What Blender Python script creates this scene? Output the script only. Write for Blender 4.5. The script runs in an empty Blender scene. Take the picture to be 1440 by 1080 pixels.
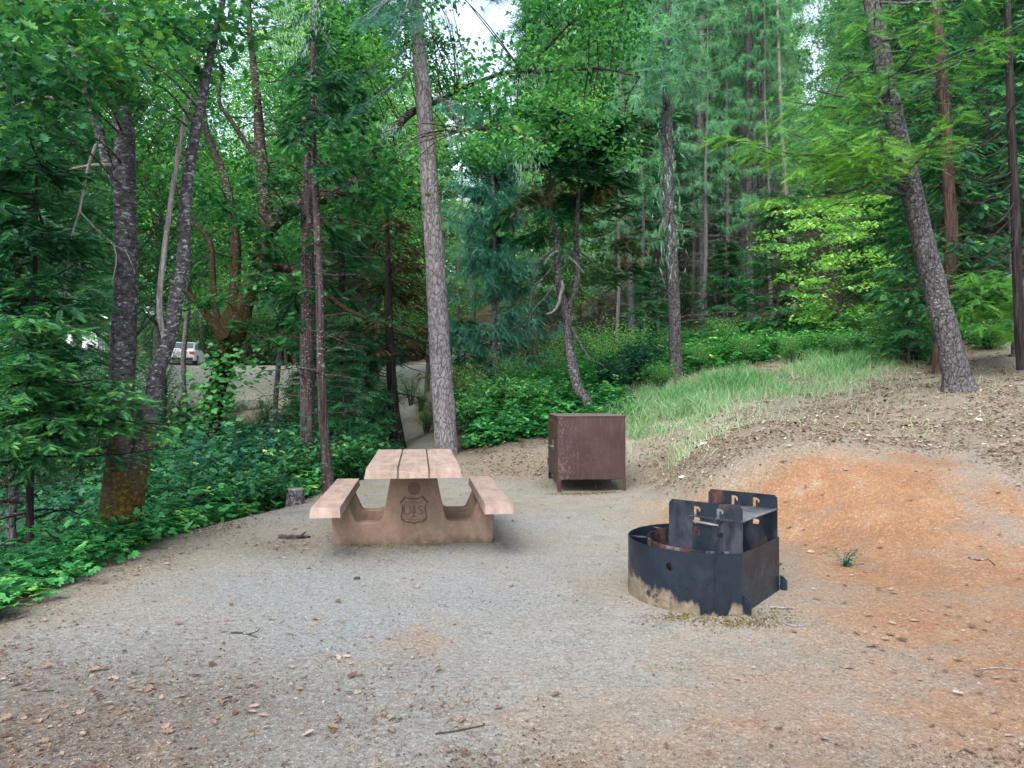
import bpy, bmesh, math, random
import numpy as np
from mathutils import Vector, Matrix

random.seed(4)
RNG = np.random.default_rng(11)
SC = bpy.context.scene
COL = SC.collection
F, H, CX, CY = 1000.0, 1.40, 720.0, 548.0      # survey of the photograph: focal length and horizon in its own pixels

def P(px, py, d):
    return np.array([(px - CX) / F * d, d, H - (py - CY) / F * d])

# ------------------------------------------------------------------ noise
def _h(i, j, k, s):
    n = (i * 374761393 + j * 668265263 + k * 2147483647 + s * 974634777) & 0xffffffff
    n = ((n ^ (n >> 13)) * 1274126177) & 0xffffffff
    n = ((n ^ (n >> 15)) * 2246822519) & 0xffffffff
    return ((n ^ (n >> 16)) & 0xffffff) / float(0xffffff)

def vnoise(p, s=0):
    p = np.asarray(p, float)
    f = np.floor(p).astype(np.int64)
    t = p - f
    t = t * t * (3 - 2 * t)
    r = 0
    for a in (0, 1):
        for b in (0, 1):
            for c in (0, 1):
                w = (t[..., 0] if a else 1 - t[..., 0]) * (t[..., 1] if b else 1 - t[..., 1]) * (t[..., 2] if c else 1 - t[..., 2])
                r = r + w * _h(f[..., 0] + a, f[..., 1] + b, f[..., 2] + c, s)
    return r

def fbm(p, o=3, s=0):
    r, a, n = 0, 0.5, 0
    for i in range(o):
        r = r + a * vnoise(np.asarray(p) * 2 ** i, s + i)
        n += a
        a *= 0.5
    return r / n

def n2(x, y, sc, s=0, o=3):
    return fbm(np.stack([x * sc, y * sc, np.zeros_like(x) + .37], -1), o, s)

def sstep(a, b, x):
    t = np.clip((x - a) / (b - a), 0, 1)
    return t * t * (3 - 2 * t)

def nrm(v):
    v = np.asarray(v, float)
    return v / np.maximum(np.linalg.norm(v, axis=-1, keepdims=True), 1e-9)

# ------------------------------------------------------------------ terrain
TP = [(x, y, 0.0) for x in (-2.8, -1.4, 0, 1.2) for y in (-3, 1, 2.5, 4, 6, 8)]
TP += [(0, 10, .02), (-1.5, 10, 0), (1.3, 9.6, .0), (-2.4, 11, -.03), (1.0, 10.9, .03), (-1.5, 12, .02),
       (3, 1, 0), (3, 2.5, 0), (3, 4.2, .03), (2.3, 5.2, .04), (1.95, 6.2, .05), (1.75, 8, .06), (1.95, 9.9, .10), (2.0, 11, .2),
       (2.25, 7.9, .48), (2.05, 7.2, .10), (2.5, 6.35, .06), (3.1, 7.3, .68), (3.6, 7.1, .66), (3.8, 6.6, .50), (3.0, 5.3, .07), (3.9, 5.6, .20), (4.7, 6.5, .52), (2.45, 8.9, .62), (4.1, 8.5, .84), (1.8, 9.2, .08), (2.1, 6.8, .06), (6.5, 9, .98), (8.6, 12, 1.53), (5.3, 11, 1.08), (6.9, 11, 1.40),
       (7.7, 16, 1.95), (2.66, 9.6, .72), (3.4, 12, .92), (4.2, 15, 1.45), (6, 4, .32), (8, 6, .8), (5, 2, .1), (9, 1, .5), (10, 10, 1.7), (12, 14, 2.3),
       (-.25, 12, .22), (-.25, 14, .55), (-.25, 17, 1.0), (1.5, 12, .35), (1.6, 13, .62), (1.5, 16, 1.15),
       (-3.2, 23, .1), (-2.6, 17, .04), (-1.9, 14, .08), (-4, 27, 1.07), (-5.4, 36, 2.4),
       (-3.66, 6.6, -.08), (-4.08, 6, -.2), (-3.5, 4, -.1), (-4.4, 6.8, -.45), (-5.5, 6, -.95), (-4, 9, -.45), (-3.4, 11, -.25), (-5.5, 10, -1.1),
       (-7, 14, -1.3), (-5, 17, -.9), (-8, 20, -.9), (-10, 26, .3), (-10, 28, .72), (-12.2, 36, 2.4), (-18, 36, 2.5), (-25, 36, 2.5),
       (-14, 12, -1.2), (-10, 8, -1.5), (-18, 22, -.6), (-25, 25, .0), (-30, 10, -.5), (-10, 0, -1.2), (-6, 1, -1.0), (-4.2, 1.5, -.35), (-3.4, 2.2, -.05),
       (-5, 41, 2.6), (-12, 41, 2.7), (-20, 41, 2.7), (-30, 41, 2.7), (-5, 46, 2.9), (-20, 46, 2.8), (-35, 46, 2.8),
       (6.2, 22, 2.75), (2, 22, 2.0), (10, 24, 3.6), (16, 22, 3.8), (0, 30, 3.2), (10, 35, 6.5), (20, 35, 8), (2, 45, 6), (12, 50, 11), (25, 50, 13),
       (-8, 60, 6), (0, 80, 14), (30, 80, 20), (-30, 80, 9), (-60, 60, 6), (60, 60, 18), (60, 20, 8), (30, 10, 5), (25, 0, 3.5), (60, -40, 3),
       (-60, -40, -1), (0, -30, 0), (0, -90, 0), (-60, 10, 0), (0, 150, 24), (100, 150, 30), (-100, 150, 14), (120, 0, 9), (-120, 0, 0)]
TP = np.array(TP)

def _phi(r2):
    return 0.5 * r2 * np.log(np.maximum(r2, 1e-12))

_n = len(TP)
_A = np.zeros((_n + 3, _n + 3))
_d = ((TP[:, None, :2] - TP[None, :, :2]) ** 2).sum(-1)
_A[:_n, :_n] = _phi(_d) + np.eye(_n) * 0.02
_A[:_n, _n] = 1
_A[:_n, _n + 1:] = TP[:, :2]
_A[_n:, :_n] = _A[:_n, _n:].T
_W = np.linalg.solve(_A, np.concatenate([TP[:, 2], np.zeros(3)]))

def road_y(x):
    return 41 + 0.0 * x + np.maximum(x + 4, 0) * .35

def gz(x, y):
    x = np.asarray(x, float)
    y = np.asarray(y, float)
    sh = x.shape
    xf, yf = np.clip(x.ravel(), -150, 150), np.clip(y.ravel(), -110, 170)
    out = np.empty(len(xf))
    for a in range(0, len(xf), 60000):
        sl = slice(a, a + 60000)
        r2 = (xf[sl, None] - TP[None, :, 0]) ** 2 + (yf[sl, None] - TP[None, :, 1]) ** 2
        out[sl] = _phi(r2) @ _W[:_n] + _W[_n] + _W[_n + 1] * xf[sl] + _W[_n + 2] * yf[sl]
    w = sstep(7, 4.2, np.abs(yf - road_y(xf))) * sstep(6, 0, xf)
    out = out * (1 - w) + 2.66 * w
    bank = sstep(1.6, 3, xf) * sstep(4.5, 7, yf)
    left = sstep(-3.1, -4, xf)
    rough = 0.012 + .09 * bank + .10 * left + .05 * sstep(11, 16, yf)
    out = out + rough * (n2(xf, yf, .9, 3) - .5) * 1.6 + (.010 + .07 * bank) * (n2(xf, yf, 2.6, 5) - .5) + .012 * bank * (n2(xf, yf, 11, 6) - .5)
    return out.reshape(sh)

def gz1(x, y):
    return float(gz(np.array([x]), np.array([y]))[0])

# ------------------------------------------------------------------ materials
def mat_new(name):
    m = bpy.data.materials.new(name)
    m.use_nodes = True
    nt = m.node_tree
    nt.nodes.clear()
    out = nt.nodes.new('ShaderNodeOutputMaterial')
    return m, nt, out

class G:
    """small node-graph helper"""
    def __init__(s, nt): s.nt = nt
    def n(s, t, **kw):
        nd = s.nt.nodes.new(t)
        for k, v in kw.items(): setattr(nd, k, v)
        return nd
    def link(s, a, b): s.nt.links.new(a, b)
    def put(s, sock, v):
        if hasattr(v, 'is_output'): s.link(v, sock)
        elif isinstance(v, (tuple, list)) and len(v) == 3 and sock.type == 'RGBA': sock.default_value = (*v, 1)
        else: sock.default_value = v
    def obj(s, scale=(1, 1, 1), kind='Object'):
        tc = s.n('ShaderNodeTexCoord')
        mp = s.n('ShaderNodeMapping')
        mp.inputs['Scale'].default_value = scale
        s.link(tc.outputs[kind], mp.inputs['Vector'])
        return mp.outputs[0]
    def noise(s, vec, scale, detail=3, rough=.55, dist=0):
        nd = s.n('ShaderNodeTexNoise')
        s.put(nd.inputs['Vector'], vec)
        nd.inputs['Scale'].default_value = scale
        nd.inputs['Detail'].default_value = detail
        nd.inputs['Roughness'].default_value = rough
        nd.inputs['Distortion'].default_value = dist
        return nd.outputs['Fac']
    def vor(s, vec, scale, feature='F1', out='Distance', rnd=1):
        nd = s.n('ShaderNodeTexVoronoi', feature=feature)
        s.put(nd.inputs['Vector'], vec)
        nd.inputs['Scale'].default_value = scale
        nd.inputs['Randomness'].default_value = rnd
        return nd.outputs[out]
    def ramp(s, fac, stops, interp='LINEAR'):
        nd = s.n('ShaderNodeValToRGB')
        nd.color_ramp.interpolation = interp
        el = nd.color_ramp.elements
        while len(el) < len(stops): el.new(.5)
        for e, (p, c) in zip(el, stops):
            e.position = p
            e.color = (*c, 1) if isinstance(c, (tuple, list)) else (c, c, c, 1)
        s.put(nd.inputs[0], fac)
        return nd.outputs[0]
    def mix(s, fac, a, b, mode='MIX'):
        nd = s.n('ShaderNodeMix', data_type='RGBA', blend_type=mode)
        s.put(nd.inputs[0], fac)
        s.put(nd.inputs[6], a)
        s.put(nd.inputs[7], b)
        return nd.outputs[2]
    def math(s, op, a, b=0.0, c=0.0, clamp=False):
        nd = s.n('ShaderNodeMath', operation=op, use_clamp=clamp)
        s.put(nd.inputs[0], a)
        s.put(nd.inputs[1], b)
        if op in ('MULTIPLY_ADD',): s.put(nd.inputs[2], c)
        return nd.outputs[0]
    def attr(s, name, out='Fac'):
        nd = s.n('ShaderNodeAttribute')
        nd.attribute_name = name
        return nd.outputs[out]
    def sep(s, vec):
        nd = s.n('ShaderNodeSeparateXYZ')
        s.link(vec, nd.inputs[0])
        return nd.outputs
    def bump(s, h, strength=.5, dist=.02):
        nd = s.n('ShaderNodeBump')
        nd.inputs['Strength'].default_value = strength
        nd.inputs['Distance'].default_value = dist
        s.link(h, nd.inputs['Height'])
        return nd.outputs[0]
    def bsdf(s, out, col, rough=.8, spec=.3, metal=0, normal=None):
        p = s.n('ShaderNodeBsdfPrincipled')
        s.put(p.inputs['Base Color'], col)
        s.put(p.inputs['Roughness'], rough)
        s.put(p.inputs['Specular IOR Level'], spec)
        s.put(p.inputs['Metallic'], metal)
        if normal is not None: s.link(normal, p.inputs['Normal'])
        if out is not None: s.link(p.outputs[0], out.inputs[0])
        return p

def leaf_mat(name, stops, transl=.35, rough=.55, spec=.25, vary=.28, k=(.86, 1.22, 1.42)):
    stops = [(p, tuple(min(.9, a * b) for a, b in zip(c, k))) for p, c in stops]
    m, nt, out = mat_new(name)
    g = G(nt)
    oi = g.n('ShaderNodeObjectInfo')
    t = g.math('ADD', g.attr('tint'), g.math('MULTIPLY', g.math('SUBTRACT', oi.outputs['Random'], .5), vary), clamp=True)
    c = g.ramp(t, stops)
    p = g.bsdf(None, c, rough, spec)
    tr = g.n('ShaderNodeBsdfTranslucent')
    g.link(g.mix(.5, c, g.mix(1.0, c, (1.6, 1.5, .5), 'MULTIPLY')), tr.inputs[0])
    mx = g.n('ShaderNodeMixShader')
    mx.inputs[0].default_value = transl
    g.link(p.outputs[0], mx.inputs[1])
    g.link(tr.outputs[0], mx.inputs[2])
    g.link(mx.outputs[0], out.inputs[0])
    return m

def bark_mat(name, dark, mid, light, kind='plate', moss=None, lichen=0.0, scale=1.0):
    """moss = (height of full cover, fade) above the base"""
    bk = {'plate': .82, 'fibre': .75, 'smooth': .70}[kind]
    dark, mid, light = (tuple(c * bk for c in q) for q in (dark, mid, light))
    m, nt, out = mat_new(name)
    g = G(nt)
    if kind == 'plate':
        v = g.obj((1, 1, .42))
        w1 = g.noise(v, 7 * scale, 4, .65)
        w2 = g.noise(g.obj((1.3, 1.3, .4)), 11 * scale, 4, .65)
        vv = g.n('ShaderNodeVectorMath', operation='ADD')
        g.link(v, vv.inputs[0])
        cb = g.n('ShaderNodeCombineXYZ')
        g.put(cb.inputs[0], g.math('MULTIPLY', w1, .17 / scale))
        g.put(cb.inputs[1], g.math('MULTIPLY', w2, .17 / scale))
        g.put(cb.inputs[2], g.math('MULTIPLY', w1, .12 / scale))
        g.link(cb.outputs[0], vv.inputs[1])
        e = g.vor(vv.outputs[0], 15 * scale, 'DISTANCE_TO_EDGE')
        fine = g.noise(g.obj((1, 1, .4)), 60 * scale, 5, .7)
        fur = g.noise(g.obj((1, 1, .12)), 24 * scale, 4, .65)
        h = g.math('ADD', g.math('MULTIPLY', g.ramp(e, [(0, 0), (.06, .45), (.2, .9), (1, 1)]), .72), g.math('MULTIPLY', g.ramp(fur, [(.38, 0), (.58, 1)]), .28))
        tone = g.noise(v, 5 * scale, 3)
        col = g.mix(g.ramp(h, [(.05, 0), (.7, 1)]), dark, g.ramp(g.math('ADD', g.math('MULTIPLY', fine, .65), g.math('MULTIPLY', tone, .35)), [(.33, mid), (.66, light)]))
        hh = g.math('ADD', h, g.math('MULTIPLY', fine, .45))
        nrmv = g.bump(hh, .9, .03)
    elif kind == 'fibre':
        a = g.noise(g.obj((1, 1, .06)), 34 * scale, 4, .6, .4)
        b = g.noise(g.obj((1, 1, .3)), 60 * scale, 3)
        hh = g.math('ADD', a, g.math('MULTIPLY', b, .3))
        col = g.ramp(hh, [(.45, dark), (.63, mid), (.85, light)])
        nrmv = g.bump(hh, .9, .03)
    else:
        a = g.noise(g.obj((1, 1, 1.6)), 16 * scale, 4, .6)
        b = g.noise(g.obj((1, 1, 3.0)), 45 * scale, 3)
        hh = g.math('ADD', a, g.math('MULTIPLY', b, .5))
        col = g.ramp(hh, [(.5, dark), (.78, mid), (1.0, light)])
        nrmv = g.bump(hh, .7, .02)
    if lichen > 0:
        ln = g.noise(g.obj((1, 1, 2.0)), 19, 4, .7)
        big = g.noise(g.obj((1, 1, .6)), 1.7, 2)
        f = g.ramp(g.math('ADD', ln, g.math('MULTIPLY', g.math('SUBTRACT', big, .5), .35)), [(.60 - lichen * .1, 0), (.66 - lichen * .1, .85)])
        col = g.mix(f, col, (.27, .29, .30))
    if moss:
        z = g.sep(g.obj())[2]
        mn = g.noise(g.obj(), 4.5, 4, .65)
        f = g.math('ADD', g.math('DIVIDE', g.math('SUBTRACT', moss[0], z), moss[1]), g.math('MULTIPLY', g.math('SUBTRACT', mn, .5), 2.6), clamp=True)
        mk = moss[2] if len(moss) > 2 else 1.0
        mc = g.ramp(g.noise(g.obj(), 26, 4, .7), [(.32, (.008 * mk, .006 * mk, .004)), (.5, (.034 * mk, .023 * mk, .008)), (.7, (.080 * mk, .062 * mk, .016))])
        col = g.mix(f, col, mc)
    g.bsdf(out, col, .9, .15, 0, nrmv)
    return m

M = {}
M['pine_bark'] = bark_mat('pine_bark', (.085, .073, .076), (.20, .178, .187), (.36, .335, .348), 'plate', None, 0, 1.0)
M['fir_bark'] = bark_mat('fir_bark', (.018, .015, .017), (.085, .075, .082), (.19, .175, .18), 'plate', None, .2, 1.25)
M['pole_bark'] = bark_mat('pole_bark', (.075, .07, .075), (.19, .18, .185), (.31, .295, .30), 'plate', None, .3, 1.3)
M['grey_bark'] = bark_mat('grey_bark', (.03, .028, .030), (.11, .10, .108), (.23, .22, .225), 'plate', None, .3, 1.3)
M['cedar_bark'] = bark_mat('cedar_bark', (.014, .010, .010), (.056, .040, .038), (.135, .105, .10), 'fibre', None, .1)
M['rust_bark'] = bark_mat('rust_bark', (.025, .016, .014), (.085, .052, .043), (.15, .105, .09), 'fibre', None, 0)
M['dark_bark'] = bark_mat('dark_bark', (.008, .007, .007), (.026, .021, .022), (.065, .055, .056), 'fibre', None, 0)
M['oak_bark'] = bark_mat('oak_bark', (.018, .016, .017), (.078, .072, .077), (.20, .19, .197), 'smooth', (1.35, .85, 1.8), .18)
M['mossy_bark'] = bark_mat('mossy_bark', (.012, .010, .008), (.055, .043, .036), (.15, .125, .11), 'smooth', (5.5, 3.0), .15)
M['dead_wood'] = bark_mat('dead_wood', (.10, .085, .08), (.26, .235, .225), (.42, .39, .37), 'fibre', None, .1)
M['twig'] = bark_mat('twig', (.02, .016, .014), (.07, .058, .05), (.16, .14, .125), 'smooth', None, .1)

M['oak_leaf'] = leaf_mat('oak_leaf', [(0, (.012, .055, .022)), (.4, (.035, .13, .045)), (.75, (.085, .22, .05)), (1, (.22, .34, .05))], .35, .42, .35)
M['lit_tint_leaf'] = leaf_mat('lit_tint_leaf', [(0, (.014, .058, .020)), (.45, (.06, .19, .048)), (.8, (.19, .37, .08)), (1, (.48, .54, .12))], .52, .5, .3)  # broadleaf greens with a lit look put into the colour
M['maple_leaf'] = leaf_mat('maple_leaf', [(0, (.09, .22, .05)), (.5, (.27, .43, .085)), (1, (.55, .64, .17))], .45, .5, .3, .1)
M['fir'] = leaf_mat('fir', [(0, (.016, .062, .030)), (.5, (.045, .15, .055)), (.8, (.10, .24, .06)), (1, (.20, .32, .06))], .22, .5, .3)
M['fir_haze_tint'] = leaf_mat('fir_haze_tint', [(0, (.035, .095, .05)), (.5, (.085, .19, .09)), (.8, (.16, .30, .12)), (1, (.27, .40, .14))], .4, .6, .2)  # fir greens lightened to paint in the background haze
M['lit_tint_bg'] = leaf_mat('lit_tint_bg', [(0, (.06, .15, .05)), (.45, (.16, .30, .08)), (.8, (.36, .50, .12)), (1, (.62, .66, .18))], .5, .5, .3)  # brighter leaf copy, sunlight painted into the colour
M['fir_new'] = leaf_mat('fir_new', [(0, (.02, .07, .018)), (.35, (.055, .17, .03)), (.7, (.16, .32, .04)), (1, (.36, .48, .06))], .3, .5, .3, .1)
M['cedar'] = leaf_mat('cedar', [(0, (.008, .036, .017)), (.45, (.023, .098, .036)), (.8, (.065, .20, .052)), (1, (.17, .31, .06))], .3, .5, .3)
M['pine'] = leaf_mat('pine', [(0, (.020, .075, .050)), (.5, (.055, .165, .105)), (.85, (.11, .26, .14)), (1, (.18, .30, .12))], .22, .45, .35)
M['far'] = leaf_mat('far', [(0, (.085, .17, .10)), (.5, (.19, .33, .185)), (.85, (.31, .46, .23)), (1, (.43, .54, .24))], .5, .7, .1)  # paler foliage, distance haze put into the colour
M['rusty'] = leaf_mat('rusty', [(0, (.035, .022, .012)), (.5, (.10, .058, .026)), (1, (.22, .13, .05))], .25, .8, .1)
M['shrub'] = leaf_mat('shrub', [(0, (.025, .09, .03)), (.45, (.075, .21, .06)), (.8, (.16, .34, .09)), (.95, (.32, .44, .10)), (1, (.50, .46, .10))], .35, .45, .35)
M['shrub_shade_tint'] = leaf_mat('shrub_shade_tint', [(0, (.008, .035, .014)), (.45, (.022, .085, .030)), (.8, (.055, .17, .045)), (.95, (.17, .28, .06)), (1, (.40, .38, .10))], .3, .45, .3)  # darker copy of the shrub leaves, canopy shade painted in
M['shrub_teal'] = leaf_mat('shrub_teal', [(0, (.008, .036, .022)), (.5, (.024, .095, .052)), (.85, (.055, .17, .08)), (1, (.20, .30, .09))], .35, .42, .4)  # teal leaves, gully shade darkened into the colour
M['cover'] = leaf_mat('cover', [(0, (.012, .055, .018)), (.25, (.032, .125, .036)), (.5, (.075, .25, .065)), (.85, (.16, .39, .10)), (.97, (.36, .48, .09)), (1, (.6, .55, .14))], .35, .42, .35)
M['grass'] = leaf_mat('grass', [(0, (.05, .15, .04)), (.4, (.13, .27, .075)), (.65, (.28, .34, .14)), (1, (.50, .43, .25))], .35, .6, .2)
M['litter'] = leaf_mat('litter', [(0, (.055, .033, .022)), (.35, (.16, .10, .065)), (.65, (.29, .21, .145)), (.88, (.42, .36, .29)), (1, (.62, .60, .55))], .15, .75, .2, k=(.82, .82, .84))
M['needles'] = leaf_mat('needles', [(0, (.06, .04, .03)), (.5, (.20, .13, .08)), (.9, (.38, .29, .19)), (1, (.5, .45, .36))], .0, .8, .1, k=(.82, .82, .84))
M['grit'] = leaf_mat('grit', [(0, (.07, .06, .055)), (.5, (.24, .20, .17)), (.85, (.38, .34, .30)), (1, (.58, .56, .53))], 0, .85, .2, k=(.82, .82, .84))
M['lichen'] = leaf_mat('lichen', [(0, (.18, .22, .13)), (.5, (.34, .38, .25)), (1, (.50, .52, .40))], .25, .9, .1)
M['moss'] = leaf_mat('moss', [(0, (.07, .05, .02)), (.5, (.20, .15, .045)), (1, (.36, .30, .10))], .2, .9, .1, k=(.7, .7, .7))

def ground_mat():
    m, nt, out = mat_new('forest_ground')
    g = G(nt)
    o = g.obj()
    big = g.noise(o, .55, 4, .6)
    mid = g.noise(o, 3.1, 5, .65)
    fine = g.noise(o, 38, 5, .75)
    grit = g.noise(o, 150, 3, .7)
    cell = g.vor(o, 75, 'F1', 'Color')
    grav = g.ramp(g.math('ADD', g.math('MULTIPLY', mid, .55), g.math('MULTIPLY', fine, .45)), [(.30, (.19, .165, .145)), (.5, (.29, .265, .24)), (.7, (.375, .35, .325))])
    tan = g.ramp(fine, [(.3, (.22, .165, .12)), (.7, (.36, .285, .215))])
    grav = g.mix(g.ramp(big, [(.42, 0), (.68, .75)]), grav, tan)
    red = g.ramp(g.math('ADD', g.math('MULTIPLY', mid, .5), g.math('MULTIPLY', fine, .5)), [(.3, (.19, .090, .048)), (.5, (.295, .150, .082)), (.72, (.40, .24, .15))])
    lit = g.ramp(g.math('ADD', g.math('MULTIPLY', mid, .3), g.math('MULTIPLY', fine, .7)), [(.32, (.095, .070, .054)), (.5, (.235, .18, .14)), (.68, (.41, .345, .285))])
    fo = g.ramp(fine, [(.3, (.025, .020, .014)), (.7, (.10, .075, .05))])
    pale = g.ramp(g.math('ADD', g.math('MULTIPLY', mid, .4), g.math('MULTIPLY', fine, .6)), [(.33, (.30, .265, .22)), (.66, (.56, .52, .45))])
    mulch_shade_col = g.ramp(fine, [(.3, (.095, .078, .068)), (.7, (.225, .19, .17))])  # dark mulch colour, also used for painted contact shade
    def w(name, k=1.1):
        return g.math('ADD', g.math('MULTIPLY', g.attr(name), 1.35), g.math('MULTIPLY', g.math('SUBTRACT', mid, .58), k), clamp=True)
    c = grav
    cool = g.ramp(fine, [(.3, (.175, .187, .20)), (.7, (.30, .318, .338))])
    c = g.mix(g.math('MULTIPLY', w('cool', .7), .8), c, cool)
    c = g.mix(w('mulch_shade', .9), c, mulch_shade_col)
    c = g.mix(w('red', 2.0), c, red)
    c = g.mix(w('litter_zone', 2.6), c, lit)
    c = g.mix(w('pale'), c, pale)
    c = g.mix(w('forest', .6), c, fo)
    sp = g.ramp(grit, [(.28, .72), (.5, 1.0), (.72, 1.25)])
    c = g.mix(1.0, c, sp, 'MULTIPLY')
    bw = g.n('ShaderNodeRGBToBW')
    g.link(cell, bw.inputs[0])
    c = g.mix(g.math('MULTIPLY', g.ramp(bw.outputs[0], [(.72, 0), (.86, 1)]), .28), c, (.52, .48, .44))
    c = g.mix(g.math('MULTIPLY', g.ramp(bw.outputs[0], [(.14, 1), (.27, 0)]), .35), c, (.06, .045, .04))
    c = g.mix(1.0, c, (.83, .88, .84), 'MULTIPLY')
    hh = g.math('ADD', g.math('ADD', g.math('MULTIPLY', fine, 1.0), g.math('MULTIPLY', grit, .6)), g.math('MULTIPLY', g.noise(o, 9, 4, .6), 1.6))
    g.bsdf(out, c, .95, .12, 0, g.bump(hh, .7, .025))
    return m

def simple_mat(name, c0, c1, scale=8, rough=.6, spec=.4, metal=0, bump=0, bscale=60):
    m, nt, out = mat_new(name)
    g = G(nt)
    o = g.obj()
    n_ = g.noise(o, scale, 4, .6)
    c = g.ramp(n_, [(.35, c0), (.65, c1)])
    nv = g.bump(g.noise(o, bscale, 3), bump, .01) if bump else None
    g.bsdf(out, c, rough, spec, metal, nv)
    return m

M['ground'] = ground_mat()
M['asphalt'] = simple_mat('asphalt', (.30, .30, .31), (.38, .38, .385), 3, .85, .2, 0, .4)
M['rock'] = simple_mat('rock', (.07, .07, .065), (.26, .26, .25), 6, .9, .2, 0, .8, 25)
M['pale_rock'] = simple_mat('pale_rock', (.3, .3, .29), (.5, .5, .48), 9, .9, .2, 0, .6, 25)
M['white_paint'] = simple_mat('white_paint', (.80, .81, .82), (.84, .85, .86), 2, .25, .6)
M['glass'] = simple_mat('tinted_glass', (.03, .05, .06), (.06, .09, .10), 2, .08, .8)
M['tail_red'] = simple_mat('tail_red', (.55, .02, .02), (.7, .04, .03), 3, .3, .5)
M['rubber'] = simple_mat('rubber', (.02, .02, .02), (.035, .035, .035), 8, .8, .3)
M['rim'] = simple_mat('rim_metal', (.4, .4, .42), (.5, .5, .52), 8, .35, .5, .8)
M['bumper'] = simple_mat('dark_plastic', (.03, .03, .03), (.05, .05, .05), 8, .6, .4)
M['plate_paint'] = simple_mat('plate_paint', (.6, .62, .66), (.7, .72, .75), 8, .5, .4)

def concrete_mat(name, lo, mid, hi, emblem=False):
    m, nt, out = mat_new(name)
    g = G(nt)
    o = g.obj()
    a = g.noise(o, 3.2, 5, .65)
    st = g.noise(g.obj((6, .9, 3)), 2.2, 4, .6)
    f = g.noise(o, 90, 3, .7)
    c = g.ramp(g.math('ADD', g.math('MULTIPLY', a, .5), g.math('MULTIPLY', st, .5)), [(.33, lo), (.5, mid), (.66, hi)])
    c = g.mix(1.0, c, g.ramp(f, [(.3, .84), (.7, 1.1)]), 'MULTIPLY')
    pits = g.vor(o, 26, 'F1')
    c = g.mix(g.math('MULTIPLY', g.ramp(pits, [(.07, 1), (.12, 0)]), .6), c, (.05, .035, .03))
    z = g.sep(o)[2]
    gr = g.math('ADD', g.math('MULTIPLY', g.math('SUBTRACT', .085, z), 9), g.math('MULTIPLY', g.math('SUBTRACT', g.noise(o, 7, 4, .65), .5), 3.2), clamp=True)
    c = g.mix(g.math('MULTIPLY', gr, .8), c, (.055, .05, .025))
    g.bsdf(out, c, .85, .25, 0, g.bump(g.math('ADD', f, pits), .3, .006))
    return m
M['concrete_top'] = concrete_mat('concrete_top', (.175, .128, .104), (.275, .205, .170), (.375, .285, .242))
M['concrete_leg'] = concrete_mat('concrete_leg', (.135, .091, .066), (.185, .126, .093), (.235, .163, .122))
M['concrete_groove'] = concrete_mat('concrete_groove', (.055, .037, .029), (.085, .056, .044), (.12, .08, .064))
M['concrete_relief'] = concrete_mat('concrete_relief', (.080, .053, .040), (.112, .075, .057), (.145, .098, .075))

def box_mat():
    m, nt, out = mat_new('maroon_paint')
    g = G(nt)
    o = g.obj()
    a = g.noise(o, 2.2, 4, .6)
    c = g.ramp(a, [(.3, (.024, .0105, .010)), (.5, (.036, .0135, .0125)), (.7, (.048, .023, .020))])
    streak = g.noise(g.obj((9, 9, 1.3)), 3.2, 4, .7)
    x = g.sep(o)
    spots = g.noise(g.obj((1, 1, .55)), 46, 4, .75)
    leftw = g.math('MULTIPLY', g.math('SUBTRACT', .12, x[0]), .17)
    f = g.ramp(g.math('ADD', g.math('ADD', spots, leftw), g.math('MULTIPLY', g.math('SUBTRACT', g.noise(o, 3, 3), .5), .25)), [(.63, 0), (.74, .7)])
    c = g.mix(g.math('MULTIPLY', f, .6), c, (.17, .14, .12))
    c = g.mix(g.math('MULTIPLY', g.ramp(streak, [(.5, 0), (.72, 1)]), .25), c, (.10, .085, .07))
    ge = g.n('ShaderNodeNewGeometry')
    upf = g.math('MULTIPLY', g.ramp(g.sep(ge.outputs['Normal'])[2], [(.6, 0), (.95, 1)]), g.ramp(g.noise(o, 5, 4), [(.3, .45), (.6, .9)]))
    c = g.mix(upf, c, (.155, .125, .115))
    g.bsdf(out, c, .55, .35, 0, g.bump(spots, .15, .004))
    return m
M['maroon'] = box_mat()

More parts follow.
